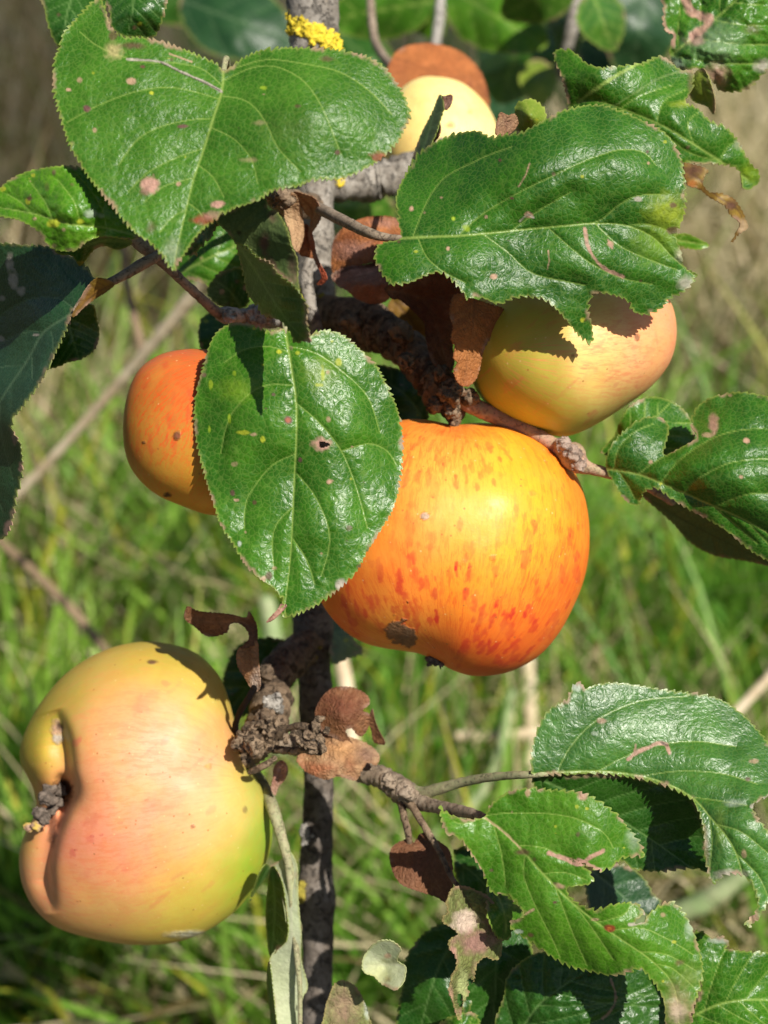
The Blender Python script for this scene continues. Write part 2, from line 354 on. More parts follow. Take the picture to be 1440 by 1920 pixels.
def sheet(name, out, mid, dep, d0, mat, back, secs=None, h=2.6, teeth=(6, 13), puff=.5, wav=.6, spots=(), scars=(), holes=(), seed=1,
          parent=None, keel=.5, vw=1.6, th=.00028, nsec=6, ang=52, crinkle=.12, convex=1, label=None, autospots=0):
    out = np.array(out, float); mid = np.array(mid, float)
    poly = toothed(out, mid[-1], mid[0], teeth[0], teeth[1], seed)
    if secs is None: secs = auto_secs(mid, out, nsec, ang)
    mn = poly.min(0)-h; mx = poly.max(0)+h
    nx = int((mx[0]-mn[0])/h)+2; ny = int((mx[1]-mn[1])/h)+2
    gx, gy = np.meshgrid(np.arange(nx)*h+mn[0], np.arange(ny)*h+mn[1]); G = np.stack([gx.ravel(), gy.ravel()], 1)
    cx, cy = np.meshgrid((np.arange(nx-1)+.5)*h+mn[0], (np.arange(ny-1)+.5)*h+mn[1]); Q = np.stack([cx.ravel(), cy.ravel()], 1)
    ins = inside(Q, poly)
    for hl in holes:
        d = np.hypot((Q[:, 0]-hl[0])/hl[2], (Q[:, 1]-hl[1])/hl[3])+.3*fbm(Q[:, 0]/6, Q[:, 1]/6, 0, seed+9, 2)
        ins &= d > 1
    ids = np.nonzero(ins)[0]; r, c = ids//(nx-1), ids % (nx-1)
    quad = np.stack([r*nx+c, (r+1)*nx+c, (r+1)*nx+c+1, r*nx+c+1], 1)   # faces the camera
    used, inv = np.unique(quad, return_inverse=True); quad = inv.reshape(quad.shape); V2 = G[used].copy(); n = len(V2)
    e = np.concatenate([quad[:, [0, 1]], quad[:, [1, 2]], quad[:, [2, 3]], quad[:, [3, 0]]])
    key = e[:, 0]*n+e[:, 1]; rev = e[:, 1]*n+e[:, 0]; bd = e[~np.isin(key, rev)]
    bv = np.unique(bd)
    dist, pt = seg_dist(V2[bv], poly, np.roll(poly, -1, 0), True)
    ok = dist < h*1.6; V2[bv[ok]] = pt[ok]
    q = V2
    edged = np.full(n, 50.0); nearm = np.ones(n, bool)
    pc = poly[::3]; edged = seg_dist(q, pc, np.roll(pc, -1, 0))
    dm = line_dist(q, mid); ds = np.full(n, 1e3)
    for s_ in secs: ds = np.minimum(ds, line_dist(q, s_))
    tot = np.concatenate([[0], np.cumsum(np.linalg.norm(np.diff(mid, axis=0), axis=1))])[-1]
    vw = vw*1.0
    tt = np.clip(((q-mid[0])@(mid[-1]-mid[0]))/((mid[-1]-mid[0])@(mid[-1]-mid[0])+1e-9), 0, 1)
    wm = vw*(1.9-1.2*tt)
    vein = np.maximum(np.clip(1.25-dm/wm, 0, 1), .75*np.clip(1.3-ds/(vw*.75), 0, 1))
    D = tps(dep, q)
    dv = np.minimum(dm, ds)
    lift = 1.35*puff*(1-np.exp(-(dv/20)**1.2))+.3*puff*(1-np.exp(-dv/4))
    lift += keel*(1-np.exp(-(dm/45)**1.2))
    lift += wav*fbm(q[:, 0]/75, q[:, 1]/75, 0, seed, 2) + wav*.9*np.exp(-edged/28)*fbm(q[:, 0]/34, q[:, 1]/34, 0, seed+3, 2)
    lift += crinkle*fbm(q[:, 0]/11, q[:, 1]/11, 0, seed+21, 2)
    D = D - convex*lift
    W = P(q[:, 0], q[:, 1], d0+D/1000)
    fn = np.cross(W[quad[:, 2]]-W[quad[:, 0]], W[quad[:, 3]]-W[quad[:, 1]])
    vnm = np.zeros((n, 3)); 
    for k in range(4): np.add.at(vnm, quad[:, k], fn)
    vnm /= np.linalg.norm(vnm, axis=1)[:, None]+1e-12
    B = W-vnm*th
    sp = list(spots)
    if autospots:
        rg = np.random.default_rng(seed+100); ii = rg.integers(0, n, autospots)
        for i in ii:
            rr = rg.uniform(1.5, 5); sp.append((q[i, 0], q[i, 1], rr, rr*rg.uniform(.6, 1.3), ['brown', 'tan', 'yellow', 'purple', 'tan', 'yellow'][rg.integers(6)], rg.uniform(.5, .9)))
    bl = blem(q, sp, scars, seed)
    # browned rim in irregular stretches
    rim = np.clip(1.6-edged/2.2, 0, 1)
    bn = np.clip(fbm(q[:, 0]/26, q[:, 1]/26, 0, seed+77, 2)*2.2-.7, 0, 1)*np.clip(1.4-edged/5.5, 0, 1)
    add = np.array([.36, .22, .15]); na = bn*.8+bl[:, 3]*(1-bn*.8)
    bl[:, :3] = (add[None]*(bn*.8)[:, None]+bl[:, :3]*(bl[:, 3]*(1-bn*.8))[:, None])/np.maximum(na, 1e-4)[:, None]; bl[:, 3] = na
    # assemble
    rimv = np.unique(bd); mp = np.full(n, -1); mp[rimv] = np.arange(len(rimv)); k = len(rimv)
    RV = np.concatenate([W[rimv], B[rimv]])
    V = np.concatenate([W, B, RV]); o = 2*n
    rq = np.stack([o+mp[bd[:, 1]], o+mp[bd[:, 0]], o+k+mp[bd[:, 0]], o+k+mp[bd[:, 1]]], 1)
    F = np.concatenate([quad, quad[:, ::-1]+n, rq]); mi = np.concatenate([np.zeros(len(quad)), np.ones(len(quad)), np.zeros(len(rq))])
    cat = lambda a: np.concatenate([a, a, a[rimv], a[rimv]])
    loc = P(mid[0][0], mid[0][1], d0) if parent is None else np.array(parent.location)
    ob = mesh_obj(name, V, [F], [mat, back], parent, mi, dict(vein=cat(vein), edge=cat(rim), bl=cat(bl)), loc)
    if label: ob['label'] = label
    return ob

def tube_geo(pts, seg=22, step=5, amp=.12, freq=1.0, rings=0.0, seed=0, cap=True, knobs=()):
    c = catmull(pts, step); W = P(c[:, 0], c[:, 1], c[:, 2]); R = c[:, 3]*c[:, 2]/FPX
    if cap:
        for end in (0, 1):
            i, j = (0, 1) if end == 0 else (-1, -2)
            dr = W[i]-W[j]; dr /= np.linalg.norm(dr)+1e-12; r = R[i]
            ex = [(W[i]+dr*r*a, r*b) for a, b in ((.35, .92), (.65, .72), (.88, .42), (.97, .02))]
            if end == 0: W = np.concatenate([np.array([p for p, _ in ex[::-1]]), W]); R = np.concatenate([[b for _, b in ex[::-1]], R])
            else: W = np.concatenate([W, np.array([p for p, _ in ex])]); R = np.concatenate([R, [b for _, b in ex]])
    n = len(W); T = np.gradient(W, axis=0); T /= np.linalg.norm(T, axis=1)[:, None]+1e-12
    u = np.cross(T[0], FW); u /= np.linalg.norm(u)+1e-9; V = []
    s = np.concatenate([[0], np.cumsum(np.linalg.norm(np.diff(W, axis=0), axis=1))])
    for i in range(n):
        u = u-T[i]*(u@T[i]); u /= np.linalg.norm(u)+1e-9; v = np.cross(T[i], u)
        a = np.arange(seg)*2*math.pi/seg
        d = np.cos(a)[:, None]*u+np.sin(a)[:, None]*v
        p = W[i]+d*R[i]; k = 1/(max(R[i], .0012))*freq*.8
        nz = 1+amp*fbm(p[:, 0]*k, p[:, 1]*k, p[:, 2]*k, seed, 3)+rings*vn(s[i]/.0009, seed, 0, seed)*.5
        for kb in knobs: nz = nz+kb[2]*np.exp(-((s[i]/s[-1]-kb[0])/kb[1])**2)
        V.append(W[i]+d*(R[i]*nz)[:, None])
    V = np.concatenate(V); i = np.arange(n-1)[:, None]*seg; j = np.arange(seg)[None]; j2 = (j+1) % seg
    F = np.stack([(i+j).ravel(), (i+j2).ravel(), (i+seg+j2).ravel(), (i+seg+j).ravel()], 1)
    f = F[len(F)//2]; cc = W[n//2]; nn = np.cross(V[f[2]]-V[f[0]], V[f[3]]-V[f[1]])
    if nn@(V[f[0]]-cc) < 0: F = F[:, ::-1]
    return V, F
def tube(name, pts, mat, parent=None, **k):
    V, F = tube_geo(pts, **k)
    loc = np.array(parent.location) if parent else P(pts[0][0], pts[0][1], pts[0][2])
    return mesh_obj(name, V, [F], mat, parent, None, None, loc)
def joined(name, geos, mat, parent=None, loc=None):
    Vs, Fs, o = [], [], 0
    for V, F in geos: Vs.append(V); Fs.append(F+o); o += len(V)
    loc = np.array(parent.location) if parent else (Vs[0].mean(0) if loc is None else loc)
    return mesh_obj(name, np.concatenate(Vs), [np.concatenate(Fs)], mat, parent, None, None, loc)
def cube_sphere(n):
    g = np.tan(np.linspace(-1, 1, n+1)*math.pi/4); a, b = np.meshgrid(g, g); a = a.ravel(); b = b.ravel(); o = np.ones_like(a)
    Vs, Fs, k = [], [], 0
    i = np.arange(n)[:, None]*(n+1); j = np.arange(n)[None]; q = np.stack([(i+j).ravel(), (i+j+1).ravel(), (i+n+2+j).ravel(), (i+n+1+j).ravel()], 1)
    for P3 in ((a, b, o), (b, a, -o), (o, a, b), (-o, b, a), (b, o, a), (a, -o, b)):
        Vs.append(np.stack(P3, 1)); Fs.append(q+k); k += len(a)
    V = np.concatenate(Vs); V /= np.linalg.norm(V, axis=1)[:, None]
    _, idx, inv = np.unique(np.round(V, 6), axis=0, return_index=True, return_inverse=True)
    V = V[idx]; F = inv.reshape(-1)[np.concatenate(Fs)]
    nn = np.cross(V[F[:, 2]]-V[F[:, 0]], V[F[:, 3]]-V[F[:, 1]]); bad = (nn*V[F[:, 0]]).sum(1) < 0
    F[bad] = F[bad][:, ::-1]
    return V, F
CSC = {}
def blob_geo(x, y, d, r, amp=.35, seed=0, n=10, sq=(1, 1, 1)):
    if n not in CSC: CSC[n] = cube_sphere(n)
    U, F = CSC[n]; R = r*d/FPX
    k = 1+amp*fbm(U[:, 0]*1.8+seed*3.3, U[:, 1]*1.8, U[:, 2]*1.8+seed, seed, 3)
    L3 = U*np.array(sq)*R*k[:, None]
    return P(x, y, d)+L3[:, :1]*RT+L3[:, 1:2]*UP-L3[:, 2:3]*FW, F

def apple(name, contour, cen, dc, rz, axis, cols, mat, parent=None, n=100, grooves=(), bumps=(), reds=(), redbase=.2, flecks=(), spots=(), scars=(), pw=2.15, seed=0, rpow=5):
    U, F = cube_sphere(n); cen = np.array(cen, float)
    c = catmull(contour, 6, True)-cen; ang = np.arctan2(c[:, 1], c[:, 0]); Rr = np.hypot(c[:, 0], c[:, 1]); o = np.argsort(ang)
    ph = np.arctan2(-U[:, 1], U[:, 0]); R = np.interp(ph, ang[o], Rr[o], period=2*math.pi)
    rho = np.hypot(U[:, 0], U[:, 1]); z = np.sign(U[:, 2])*(np.maximum(1-rho**pw, 0))**(1/pw)
    z = np.where(rho > .97, np.sign(U[:, 2])*np.minimum(np.abs(z), 1), z)
    # re-parametrise so that points are even round the rim
    al = np.arccos(np.clip(U[:, 2], -1, 1)); e = 2/pw
    rho = np.abs(np.sin(al))**e; z = np.sign(np.cos(al))*np.abs(np.cos(al))**e
    dr = np.stack([np.cos(ph), np.sin(ph)], 1); aa = np.linspace(-math.pi, math.pi, 721)[:-1]; ra = np.interp(aa, ang[o], Rr[o], period=2*math.pi)
    kk = np.exp(-(np.arange(-90, 91)/34.0)**2); kk /= kk.sum(); rs = np.convolve(np.concatenate([ra[-90:], ra, ra[:90]]), kk, 'valid')
    Rs = np.interp(ph, aa, rs, period=2*math.pi); Re = Rs+(R-Rs)*rho**rpow
    q = cen+dr*(rho*Re)[:, None]
    front = np.clip((U[:, 2]+.15)/.3, 0, 1)
    D = dc-rz*z
    for g in grooves:
        pts, wd, dp = g[:3]
        if len(g) == 3: dl = line_dist(q, pts); D = D+front*dp/1000*np.exp(-(dl/wd)**2)
        else:   # cleft: steep on one side, gentle on the other, dying out at both ends
            cc = catmull(pts, 6); best = np.full(len(q), 1e9); sg = np.zeros(len(q)); tt = np.zeros(len(q))
            for i in range(len(cc)-1):
                v = cc[i+1]-cc[i]; t = np.clip(((q-cc[i])@v)/(v@v), 0, 1); pt = cc[i]+t[:, None]*v; e_ = q-pt; dd = np.hypot(e_[:, 0], e_[:, 1])
                mk = dd < best; best[mk] = dd[mk]; sg[mk] = (v[0]*e_[:, 1]-v[1]*e_[:, 0])[mk]; tt[mk] = ((i+t)/(len(cc)-1))[mk]
            wl = np.where(sg > 0, g[3], wd); D = D+front*dp/1000*np.exp(-(best/wl)**1.7)*np.clip(np.minimum(tt, 1-tt)*6, 0, 1)**.8
    for b in bumps:
        x, y, rx, ry, hh = b; D = D+front*hh/1000*np.exp(-(((q[:, 0]-x)/rx)**2+((q[:, 1]-y)/ry)**2))
    D = D+front*.25/1000*fbm(q[:, 0]/70, q[:, 1]/70, 0, seed, 2)
    W = P(q[:, 0], q[:, 1], D)
    A = np.array(axis, float); A /= np.linalg.norm(A); e1 = np.cross(A, [0, 0, 1.0]); e1 /= np.linalg.norm(e1); e2 = np.cross(A, e1)
    # true directions from the core, so the streaks run from stalk to eye
    LC = np.stack([(W-P(*cen, dc))@RT, (W-P(*cen, dc))@UP, -(W-P(*cen, dc))@FW], 1); LC /= np.linalg.norm(LC, axis=1)[:, None]
    lat = LC@A; qq = LC-lat[:, None]*A; qq /= np.linalg.norm(qq, axis=1)[:, None]+1e-6
    ax = np.stack([qq@e1, qq@e2, lat*.24], 1)
    wsum = 0; col = 0
    jx = q[:, 0]+14*fbm(q[:, 0]/50, q[:, 1]/50, 0, seed+1, 2); jy = q[:, 1]+14*fbm(q[:, 0]/50, q[:, 1]/50, 0, seed+2, 2)
    for x, y, r, cc in cols:
        wt = np.exp(-((jx-x)**2+(jy-y)**2)/(2*r*r))+1e-7; wsum = wsum+wt; col = col+wt[:, None]*np.array(cc)
    col = np.concatenate([col/wsum[:, None], np.ones((len(q), 1))], 1)
    red = np.full(len(q), redbase)
    for x, y, r, a in reds: red = red+a*np.exp(-((jx-x)**2+(jy-y)**2)/(2*r*r))
    fk = np.zeros(len(q)); nz = fbm(q[:, 0]/6, q[:, 1]/9, 0, seed+9, 2)
    for x, y, x2, y2, wd, a in flecks:
        tt_ = np.clip(((q[:, 0]-x)*(x2-x)+(q[:, 1]-y)*(y2-y))/((x2-x)**2+(y2-y)**2+1e-6), 0, 1)
        dl = seg_dist(q, np.array([[x, y]], float), np.array([[x2, y2]], float))/(wd*(.5+.6*np.sin(math.pi*(tt_*.8+.1))))+.6*nz; fk = np.maximum(fk, a*front*np.clip((1.25-dl)/.7, 0, 1))
    bl = blem(q, spots, scars, seed); bl[:, 3] *= front
    loc = P(*cen, dc) if parent is None else np.array(parent.location)
    return mesh_obj(name, W, [F], mat, parent, None, dict(ax=ax, col=col, red=np.clip(red, 0, 1.3), fleck=fk, bl=bl), loc)

def leaf_thing(name, label, base, d0, group=None, cat='leaf'):
    e = empty(name, P(base[0], base[1], d0)); tag(e, label, cat, group); return e

# ================================================================== ground and meadow
def ground_pt(x, y):
    r = FW+((x-720)/FPX)*RT+((960-y)/FPX)*UP
    t = CAM_H/max(-r[2], .03); return CAM+r*t
m = N('soil'); tc = m.n('TexCoord').outputs['Object']; a = m.noise(tc, 6, 6, .7)
m.set(m.p.inputs['Base Color'], m.mix(m.ramp(a, .35, .65), (.035, .03, .015), (.08, .075, .03))); m.p.inputs['Roughness'].default_value = .95
M['soil'] = m.m
gx, gy = np.meshgrid(np.linspace(-60, 60, 60), np.linspace(-10, 150, 80)); gz = .02*fbm(gx, gy, 0, 3)
V = np.stack([gx.ravel(), gy.ravel(), gz.ravel()], 1); i = np.arange(79)[:, None]*60; j = np.arange(59)[None]
F = np.stack([(i+j).ravel(), (i+j+1).ravel(), (i+61+j).ravel(), (i+60+j).ravel()], 1)
o = mesh_obj('ground', V, [F], M['soil']); tag(o, 'dark soil and thatch under the meadow grass', 'ground', None, 'structure')

m = N('grass_blades'); c = m.attr('col').outputs['Color']
m.set(m.p.inputs['Base Color'], c); m.p.inputs['Roughness'].default_value = .5; m.p.inputs['Specular IOR Level'].default_value = .4
t = m.n('BsdfTranslucent'); m.set(t.inputs['Color'], m.mix(.5, c, (.35, .6, .08))); ms = m.n('MixShader'); ms.inputs[0].default_value = .38
m.t.links.new(m.p.outputs[0], ms.inputs[1]); m.t.links.new(t.outputs[0], ms.inputs[2]); m.t.links.new(ms.outputs[0], m.out.inputs[0]); M['grass'] = m.m

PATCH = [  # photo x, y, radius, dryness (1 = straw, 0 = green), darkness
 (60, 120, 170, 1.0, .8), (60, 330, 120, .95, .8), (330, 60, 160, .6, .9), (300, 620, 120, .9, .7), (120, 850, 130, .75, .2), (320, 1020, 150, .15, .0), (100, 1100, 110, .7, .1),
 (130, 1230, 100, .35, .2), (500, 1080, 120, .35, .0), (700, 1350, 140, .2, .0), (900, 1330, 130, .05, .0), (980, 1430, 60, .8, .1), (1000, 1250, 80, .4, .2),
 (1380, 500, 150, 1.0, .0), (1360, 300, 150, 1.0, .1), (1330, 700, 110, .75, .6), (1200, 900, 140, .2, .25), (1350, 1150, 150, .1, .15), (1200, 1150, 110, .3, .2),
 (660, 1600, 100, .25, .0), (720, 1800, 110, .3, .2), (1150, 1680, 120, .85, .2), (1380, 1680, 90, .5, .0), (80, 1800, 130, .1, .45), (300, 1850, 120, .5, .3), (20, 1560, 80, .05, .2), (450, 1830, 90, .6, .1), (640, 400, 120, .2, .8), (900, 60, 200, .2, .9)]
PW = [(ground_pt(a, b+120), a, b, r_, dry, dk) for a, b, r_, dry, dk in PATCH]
rg = np.random.default_rng(5)
NB = 52000
u = rg.random(NB); yy = .75*(16/.75)**(u**1.15)
xx = (rg.random(NB)*2-1)*(yy*.42+.22)
gp = np.stack([xx, yy, np.zeros(NB)], 1)
rel = gp+np.array([0, 0, .12])-CAM; dd = rel@FW; bx = 720+FPX*(rel@RT)/dd; by = 960-FPX*(rel@UP)/dd
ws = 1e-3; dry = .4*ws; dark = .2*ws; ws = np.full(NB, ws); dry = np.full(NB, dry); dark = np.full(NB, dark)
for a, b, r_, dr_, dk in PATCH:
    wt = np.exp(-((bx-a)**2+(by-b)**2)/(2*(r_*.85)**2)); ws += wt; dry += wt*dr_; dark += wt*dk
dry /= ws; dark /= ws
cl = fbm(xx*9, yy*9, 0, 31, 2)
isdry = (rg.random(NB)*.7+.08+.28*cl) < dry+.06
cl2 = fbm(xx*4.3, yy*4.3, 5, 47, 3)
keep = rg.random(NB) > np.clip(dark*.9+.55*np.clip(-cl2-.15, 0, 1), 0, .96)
xx, yy, isdry, dry, cl, dark, cl2 = [q[keep] for q in (xx, yy, isdry, dry, cl, dark, cl2)]; NB = len(xx)
hgt = (.16+.28*rg.random(NB)**1.3)*(1+.3*cl); hgt = np.where(isdry, hgt*1.05, hgt); hgt = np.where(yy < 1.15, hgt*.75, hgt)
wid = .0035+.0065*rg.random(NB)**1.5; wid = np.where(isdry, wid*.75, wid)*(1+.14*yy)
az = rg.random(NB)*2*math.pi; lean = np.where(isdry, .25+.8*rg.random(NB), .12+.5*rg.random(NB)); face = rg.random(NB)*2*math.pi
K = 5; V = np.zeros((NB, K, 2, 3)); bend = lean*(.5+rg.random(NB))
for k in range(K):
    t = k/(K-1); an = lean*.35+bend*t
    rr = hgt*t*np.sin(an*.9); zz = hgt*t*np.cos(an*.75); wk = wid*(1-t**2.2)+.0003
    cx = xx+np.cos(az)*rr; cy = yy+np.sin(az)*rr
    for sd in (0, 1):
        s_ = (sd-.5)*wk; V[:, k, sd, 0] = cx+np.cos(face)*s_; V[:, k, sd, 1] = cy+np.sin(face)*s_; V[:, k, sd, 2] = zz
base = (np.arange(NB)*K*2)[:, None]; k = np.arange(K-1)[None]*2
F = np.stack([(base+k).ravel(), (base+k+1).ravel(), (base+k+3).ravel(), (base+k+2).ravel()], 1)
g1 = np.array([.08, .24, .02]); g2 = np.array([.38, .60, .09]); d1 = np.array([.48, .36, .19]); d2 = np.array([.80, .68, .46]); br = np.array([.16, .10, .05])
q = np.clip(.5*rg.random(NB)+.25+.55*cl2, 0, 1.1)[:, None]; col = np.where(isdry[:, None], d1*(1-q)+d2*q, g1*(1-q)+g2*q)
yel = (rg.random(NB) < .12)[:, None] & ~isdry[:, None]; col = np.where(yel, np.array([.48, .46, .05]), col)
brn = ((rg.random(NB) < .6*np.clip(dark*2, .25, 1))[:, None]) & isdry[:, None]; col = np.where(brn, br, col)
od = ((rg.random(NB) < (dark-.28)*2.4))[:, None]; col = np.where(od, np.where(isdry[:, None], np.array([.075, .045, .022]), np.array([.02, .05, .012])), col)  # dead brown vegetation; blades here also darkened to stand for background shade
col = np.repeat(np.concatenate([col, np.ones((NB, 1))], 1), K*2, 0)
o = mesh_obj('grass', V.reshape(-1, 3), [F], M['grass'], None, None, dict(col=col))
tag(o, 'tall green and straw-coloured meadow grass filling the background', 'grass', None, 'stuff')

def stalk(pts, mat, label, **k):
    o = tube('dry_stalk', pts, mat, **k); tag(o, label, 'stalk', 'loose dry stalks in the grass'); return o
M['straw'] = simple('straw', (.70, .58, .40), (.55, .42, .26), .6, 60)
M['strawd'] = simple('straw_dark', (.26, .18, .10), (.18, .12, .07), .7, 60)
M['reed'] = simple('reed_green', (.22, .30, .12), (.30, .34, .17), .6, 60)
stalk([(-40, 990, 1.0, 8), (60, 900, .97, 9), (200, 745, .92, 10), (300, 630, .88, 12), (400, 510, .84, 15), (470, 420, .80, 14)], M['straw'], 'thick pale stalk slanting up behind the left apple', amp=.1)
stalk([(270, 690, 1.0, 8), (262, 640, 1.0, 9), (240, 540, 1.0, 8), (225, 420, 1.0, 7)], M['strawd'], 'short orange-beige stem forking upward from the thick pale stalk', amp=.1)
stalk([(205, 1230, 1.1, 9), (140, 1150, 1.1, 10), (60, 1070, 1.12, 9), (-40, 980, 1.15, 8)], M['strawd'], 'brown stem slanting down to the top of the lower left apple', amp=.1)
stalk([(1330, 1390, 1.0, 8), (1390, 1325, 1.0, 9), (1480, 1230, 1.0, 9)], M['straw'], 'tan stem rising to the right edge above the big lower right leaf', amp=.1)
stalk([(985, 1190, 1.2, 12), (992, 1300, 1.2, 13), (996, 1400, 1.2, 11), (1000, 1560, 1.2, 10)], M['straw'], 'upright pale stem below the red-orange apple', amp=.1)
stalk([(860, 1380, 1.15, 9), (930, 1380, 1.15, 10), (1020, 1372, 1.15, 9)], M['straw'], 'level pale straw crossing below the red-orange apple', amp=.1)
stalk([(826, 1240, 1.3, 6), (808, 1340, 1.3, 7), (790, 1460, 1.3, 8), (770, 1640, 1.3, 9)], M['reed'], 'grey-green upright stem under the eye of the red-orange apple', amp=.1)
stalk([(1090, 1740, 1.0, 8), (1200, 1730, .98, 17), (1320, 1690, .96, 20), (1440, 1600, .95, 14)], M['reed'], 'broad grey-green grass blade seen through the gap between the lower right leaves', amp=.1)
stalk([(640, 1240, .9, 14), (655, 1330, .9, 15), (662, 1420, .9, 12)], M['straw'], 'short pale stem just right of the dark upright branch', amp=.1)
stalk([(500, 1130, .95, 16), (515, 1220, .95, 20), (525, 1400, .95, 20)], M['reed'], 'pale green stem left of the dark upright branch', amp=.1)
stalk([(700, 1640, 1.1, 9), (900, 1490, 1.1, 10), (960, 1300, 1.15, 8)], M['reed'], 'thin grey-green stem slanting behind the lower right twig', amp=.1)

# ================================================================== the tree: stems, twigs, spurs, lichen
tb = P(594, 1980, .492); tb_ground = tb.copy()
tree = empty('apple_tree', (tb[0], tb[1], 0.0)); tag(tree, 'grey-barked apple tree stem with gnarled spurs and twigs, upright through the middle', 'tree')
Q_ = lambda d, x, y: (x, y, d)
V1, F1 = tube_geo([(575, -420, .47, 52), (584, -120, .47, 51), (588, 50, .47, 48), (590, 200, .475, 38), (591, 350, .48, 35), (590, 470, .482, 35), (590, 570, .484, 38), (590, 760, .487, 36), (588, 870, .488, 36)],  seg=40, amp=.06, seed=3)
o = mesh_obj('upper_stem', V1, [F1], M['bark'], tree, None, None, np.array(tree.location))
V1, F1 = tube_geo([(590, 700, .4865, 35), (588, 950, .488, 36), (587, 1140, .49, 36), (590, 1260, .49, 31), (594, 1360, .49, 29), (597, 1500, .49, 28), (592, 1640, .49, 31), (596, 1760, .49, 29), (594, 1920, .492, 29), (592, 2200, .495, 30)], seg=40, amp=.06, seed=3, knobs=((.32, .02, .12), (.65, .02, .18), (.42, .03, .1)))
o = mesh_obj('trunk', V1, [F1], M['barkd'], tree, None, None, np.array(tree.location))
# the rest of the stem down into the ground
bpt = P(592, 2195, .495); zz = np.linspace(bpt[2]+.005, -.05, 40)
an = np.arange(24)*2*math.pi/24; V = np.concatenate([np.stack([bpt[0]+.0057*(1+(.5-z)*.6*(z < .5))*np.cos(an)+.004*(bpt[2]-z), bpt[1]+.0057*(1+(.5-z)*.6*(z < .5))*np.sin(an)+.03*(bpt[2]-z), np.full(24, z)], 1) for z in zz])
i = np.arange(39)[:, None]*24; j = np.arange(24)[None]; F = np.stack([(i+j).ravel(), (i+24+j).ravel(), (i+24+(j+1) % 24).ravel(), (i+(j+1) % 24).ravel()], 1)
mesh_obj('lower_trunk', V, [F], M['barkd'], tree, None, None, np.array(tree.location))
T = lambda name, pts, mat='twig', **k: tube(name, pts, M[mat], tree, **k)
# big spur carrying the red-orange apple
joined('spur', [tube_geo([(590, 585, .484, 36), (640, 597, .474, 38), (700, 615, .462, 38), (745, 640, .452, 34), (775, 665, .445, 33), (800, 700, .440, 33), (830, 735, .436, 31), (850, 762, .433, 26), (852, 792, .4285, 11)], seg=40, amp=.16, rings=.25, seed=8, step=3, knobs=((.40, .04, .16), (.62, .03, .14), (.83, .03, .2))),
                blob_geo(752, 622, .438, 24, .3, 2, 16), blob_geo(655, 603, .456, 20, .3, 4, 14), blob_geo(845, 735, .420, 24, .5, 5, 18), blob_geo(815, 760, .425, 15, .5, 6), blob_geo(880, 745, .425, 16, .4, 7), blob_geo(765, 680, .430, 16, .5, 8), blob_geo(830, 700, .424, 15, .5, 9), blob_geo(848, 770, .422, 15, .5, 19)], M['bark2'], tree)
joined('spur', [tube_geo([(590, 1195, .49, 28), (560, 1222, .482, 32), (530, 1250, .474, 32), (512, 1285, .466, 30), (508, 1325, .458, 34), (498, 1365, .452, 36), (478, 1400, .448, 30), (460, 1425, .446, 18)], seg=36, amp=.2, rings=.2, seed=12, step=3, knobs=((.3, .05, .12), (.6, .04, .2))),
                blob_geo(498, 1262, .45, 16, .4, 3, 14), blob_geo(480, 1400, .425, 19, .4, 8, 14), blob_geo(452, 1392, .43, 18, .5, 11, 12), blob_geo(520, 1365, .43, 16, .6, 13), blob_geo(500, 1345, .428, 16, .6, 14), blob_geo(470, 1370, .43, 17, .6, 15), blob_geo(512, 1395, .43, 13, .6, 16)], M['bark2'], tree)
# dried fruit stalks and bud scales clustered on the lower spur
joined('bud_cluster', [tube_geo([(508, 1392, .43, 6), (535, 1368, .425, 7), (565, 1362, .42, 8), (590, 1366, .42, 6)], amp=.2, seed=1), tube_geo([(515, 1405, .43, 7), (545, 1408, .425, 8), (575, 1405, .42, 7), (600, 1412, .42, 5)], amp=.3, seed=2),
                tube_geo([(470, 1448, .43, 6), (495, 1435, .428, 7), (515, 1422, .428, 5)], amp=.2, seed=3)] + [blob_geo(x, y, .417, r*.95, .5, k, 10, ((1.3, .8, .7), (.8, 1.3, .7), (1, 1, .6))[k % 3]) for k, (x, y, r) in enumerate([(575, 1378, 11), (592, 1362, 10), (600, 1385, 10), (582, 1398, 11), (562, 1390, 9), (548, 1394, 8), (598, 1348, 8), (605, 1402, 8), (570, 1412, 7), (588, 1410, 7), (536, 1384, 8), (612, 1370, 7), (555, 1375, 8), (520, 1382, 8), (490, 1385, 9), (465, 1385, 8)]) if k not in (5, 8, 13, 14)], M['bark2'], tree)
# twig to the right-hand leaf
T('twig', [(862, 742, .430, 18), (890, 762, .428, 17), (940, 785, .426, 15), (1000, 812, .424, 13), (1042, 836, .422, 14), (1070, 852, .420, 21), (1085, 868, .419, 20), (1105, 878, .419, 12), (1150, 890, .420, 10), (1200, 905, .424, 9), (1260, 940, .43, 8)], 'pinkpet', amp=.08, seed=4, knobs=((.52, .03, .25),))
joined('node', [blob_geo(1056, 834, .418, 16, .3, 3, 16), blob_geo(1073, 852, .417, 19, .25, 5, 16), blob_geo(1084, 872, .417, 15, .3, 6, 14)], M['nodeb'], tree)
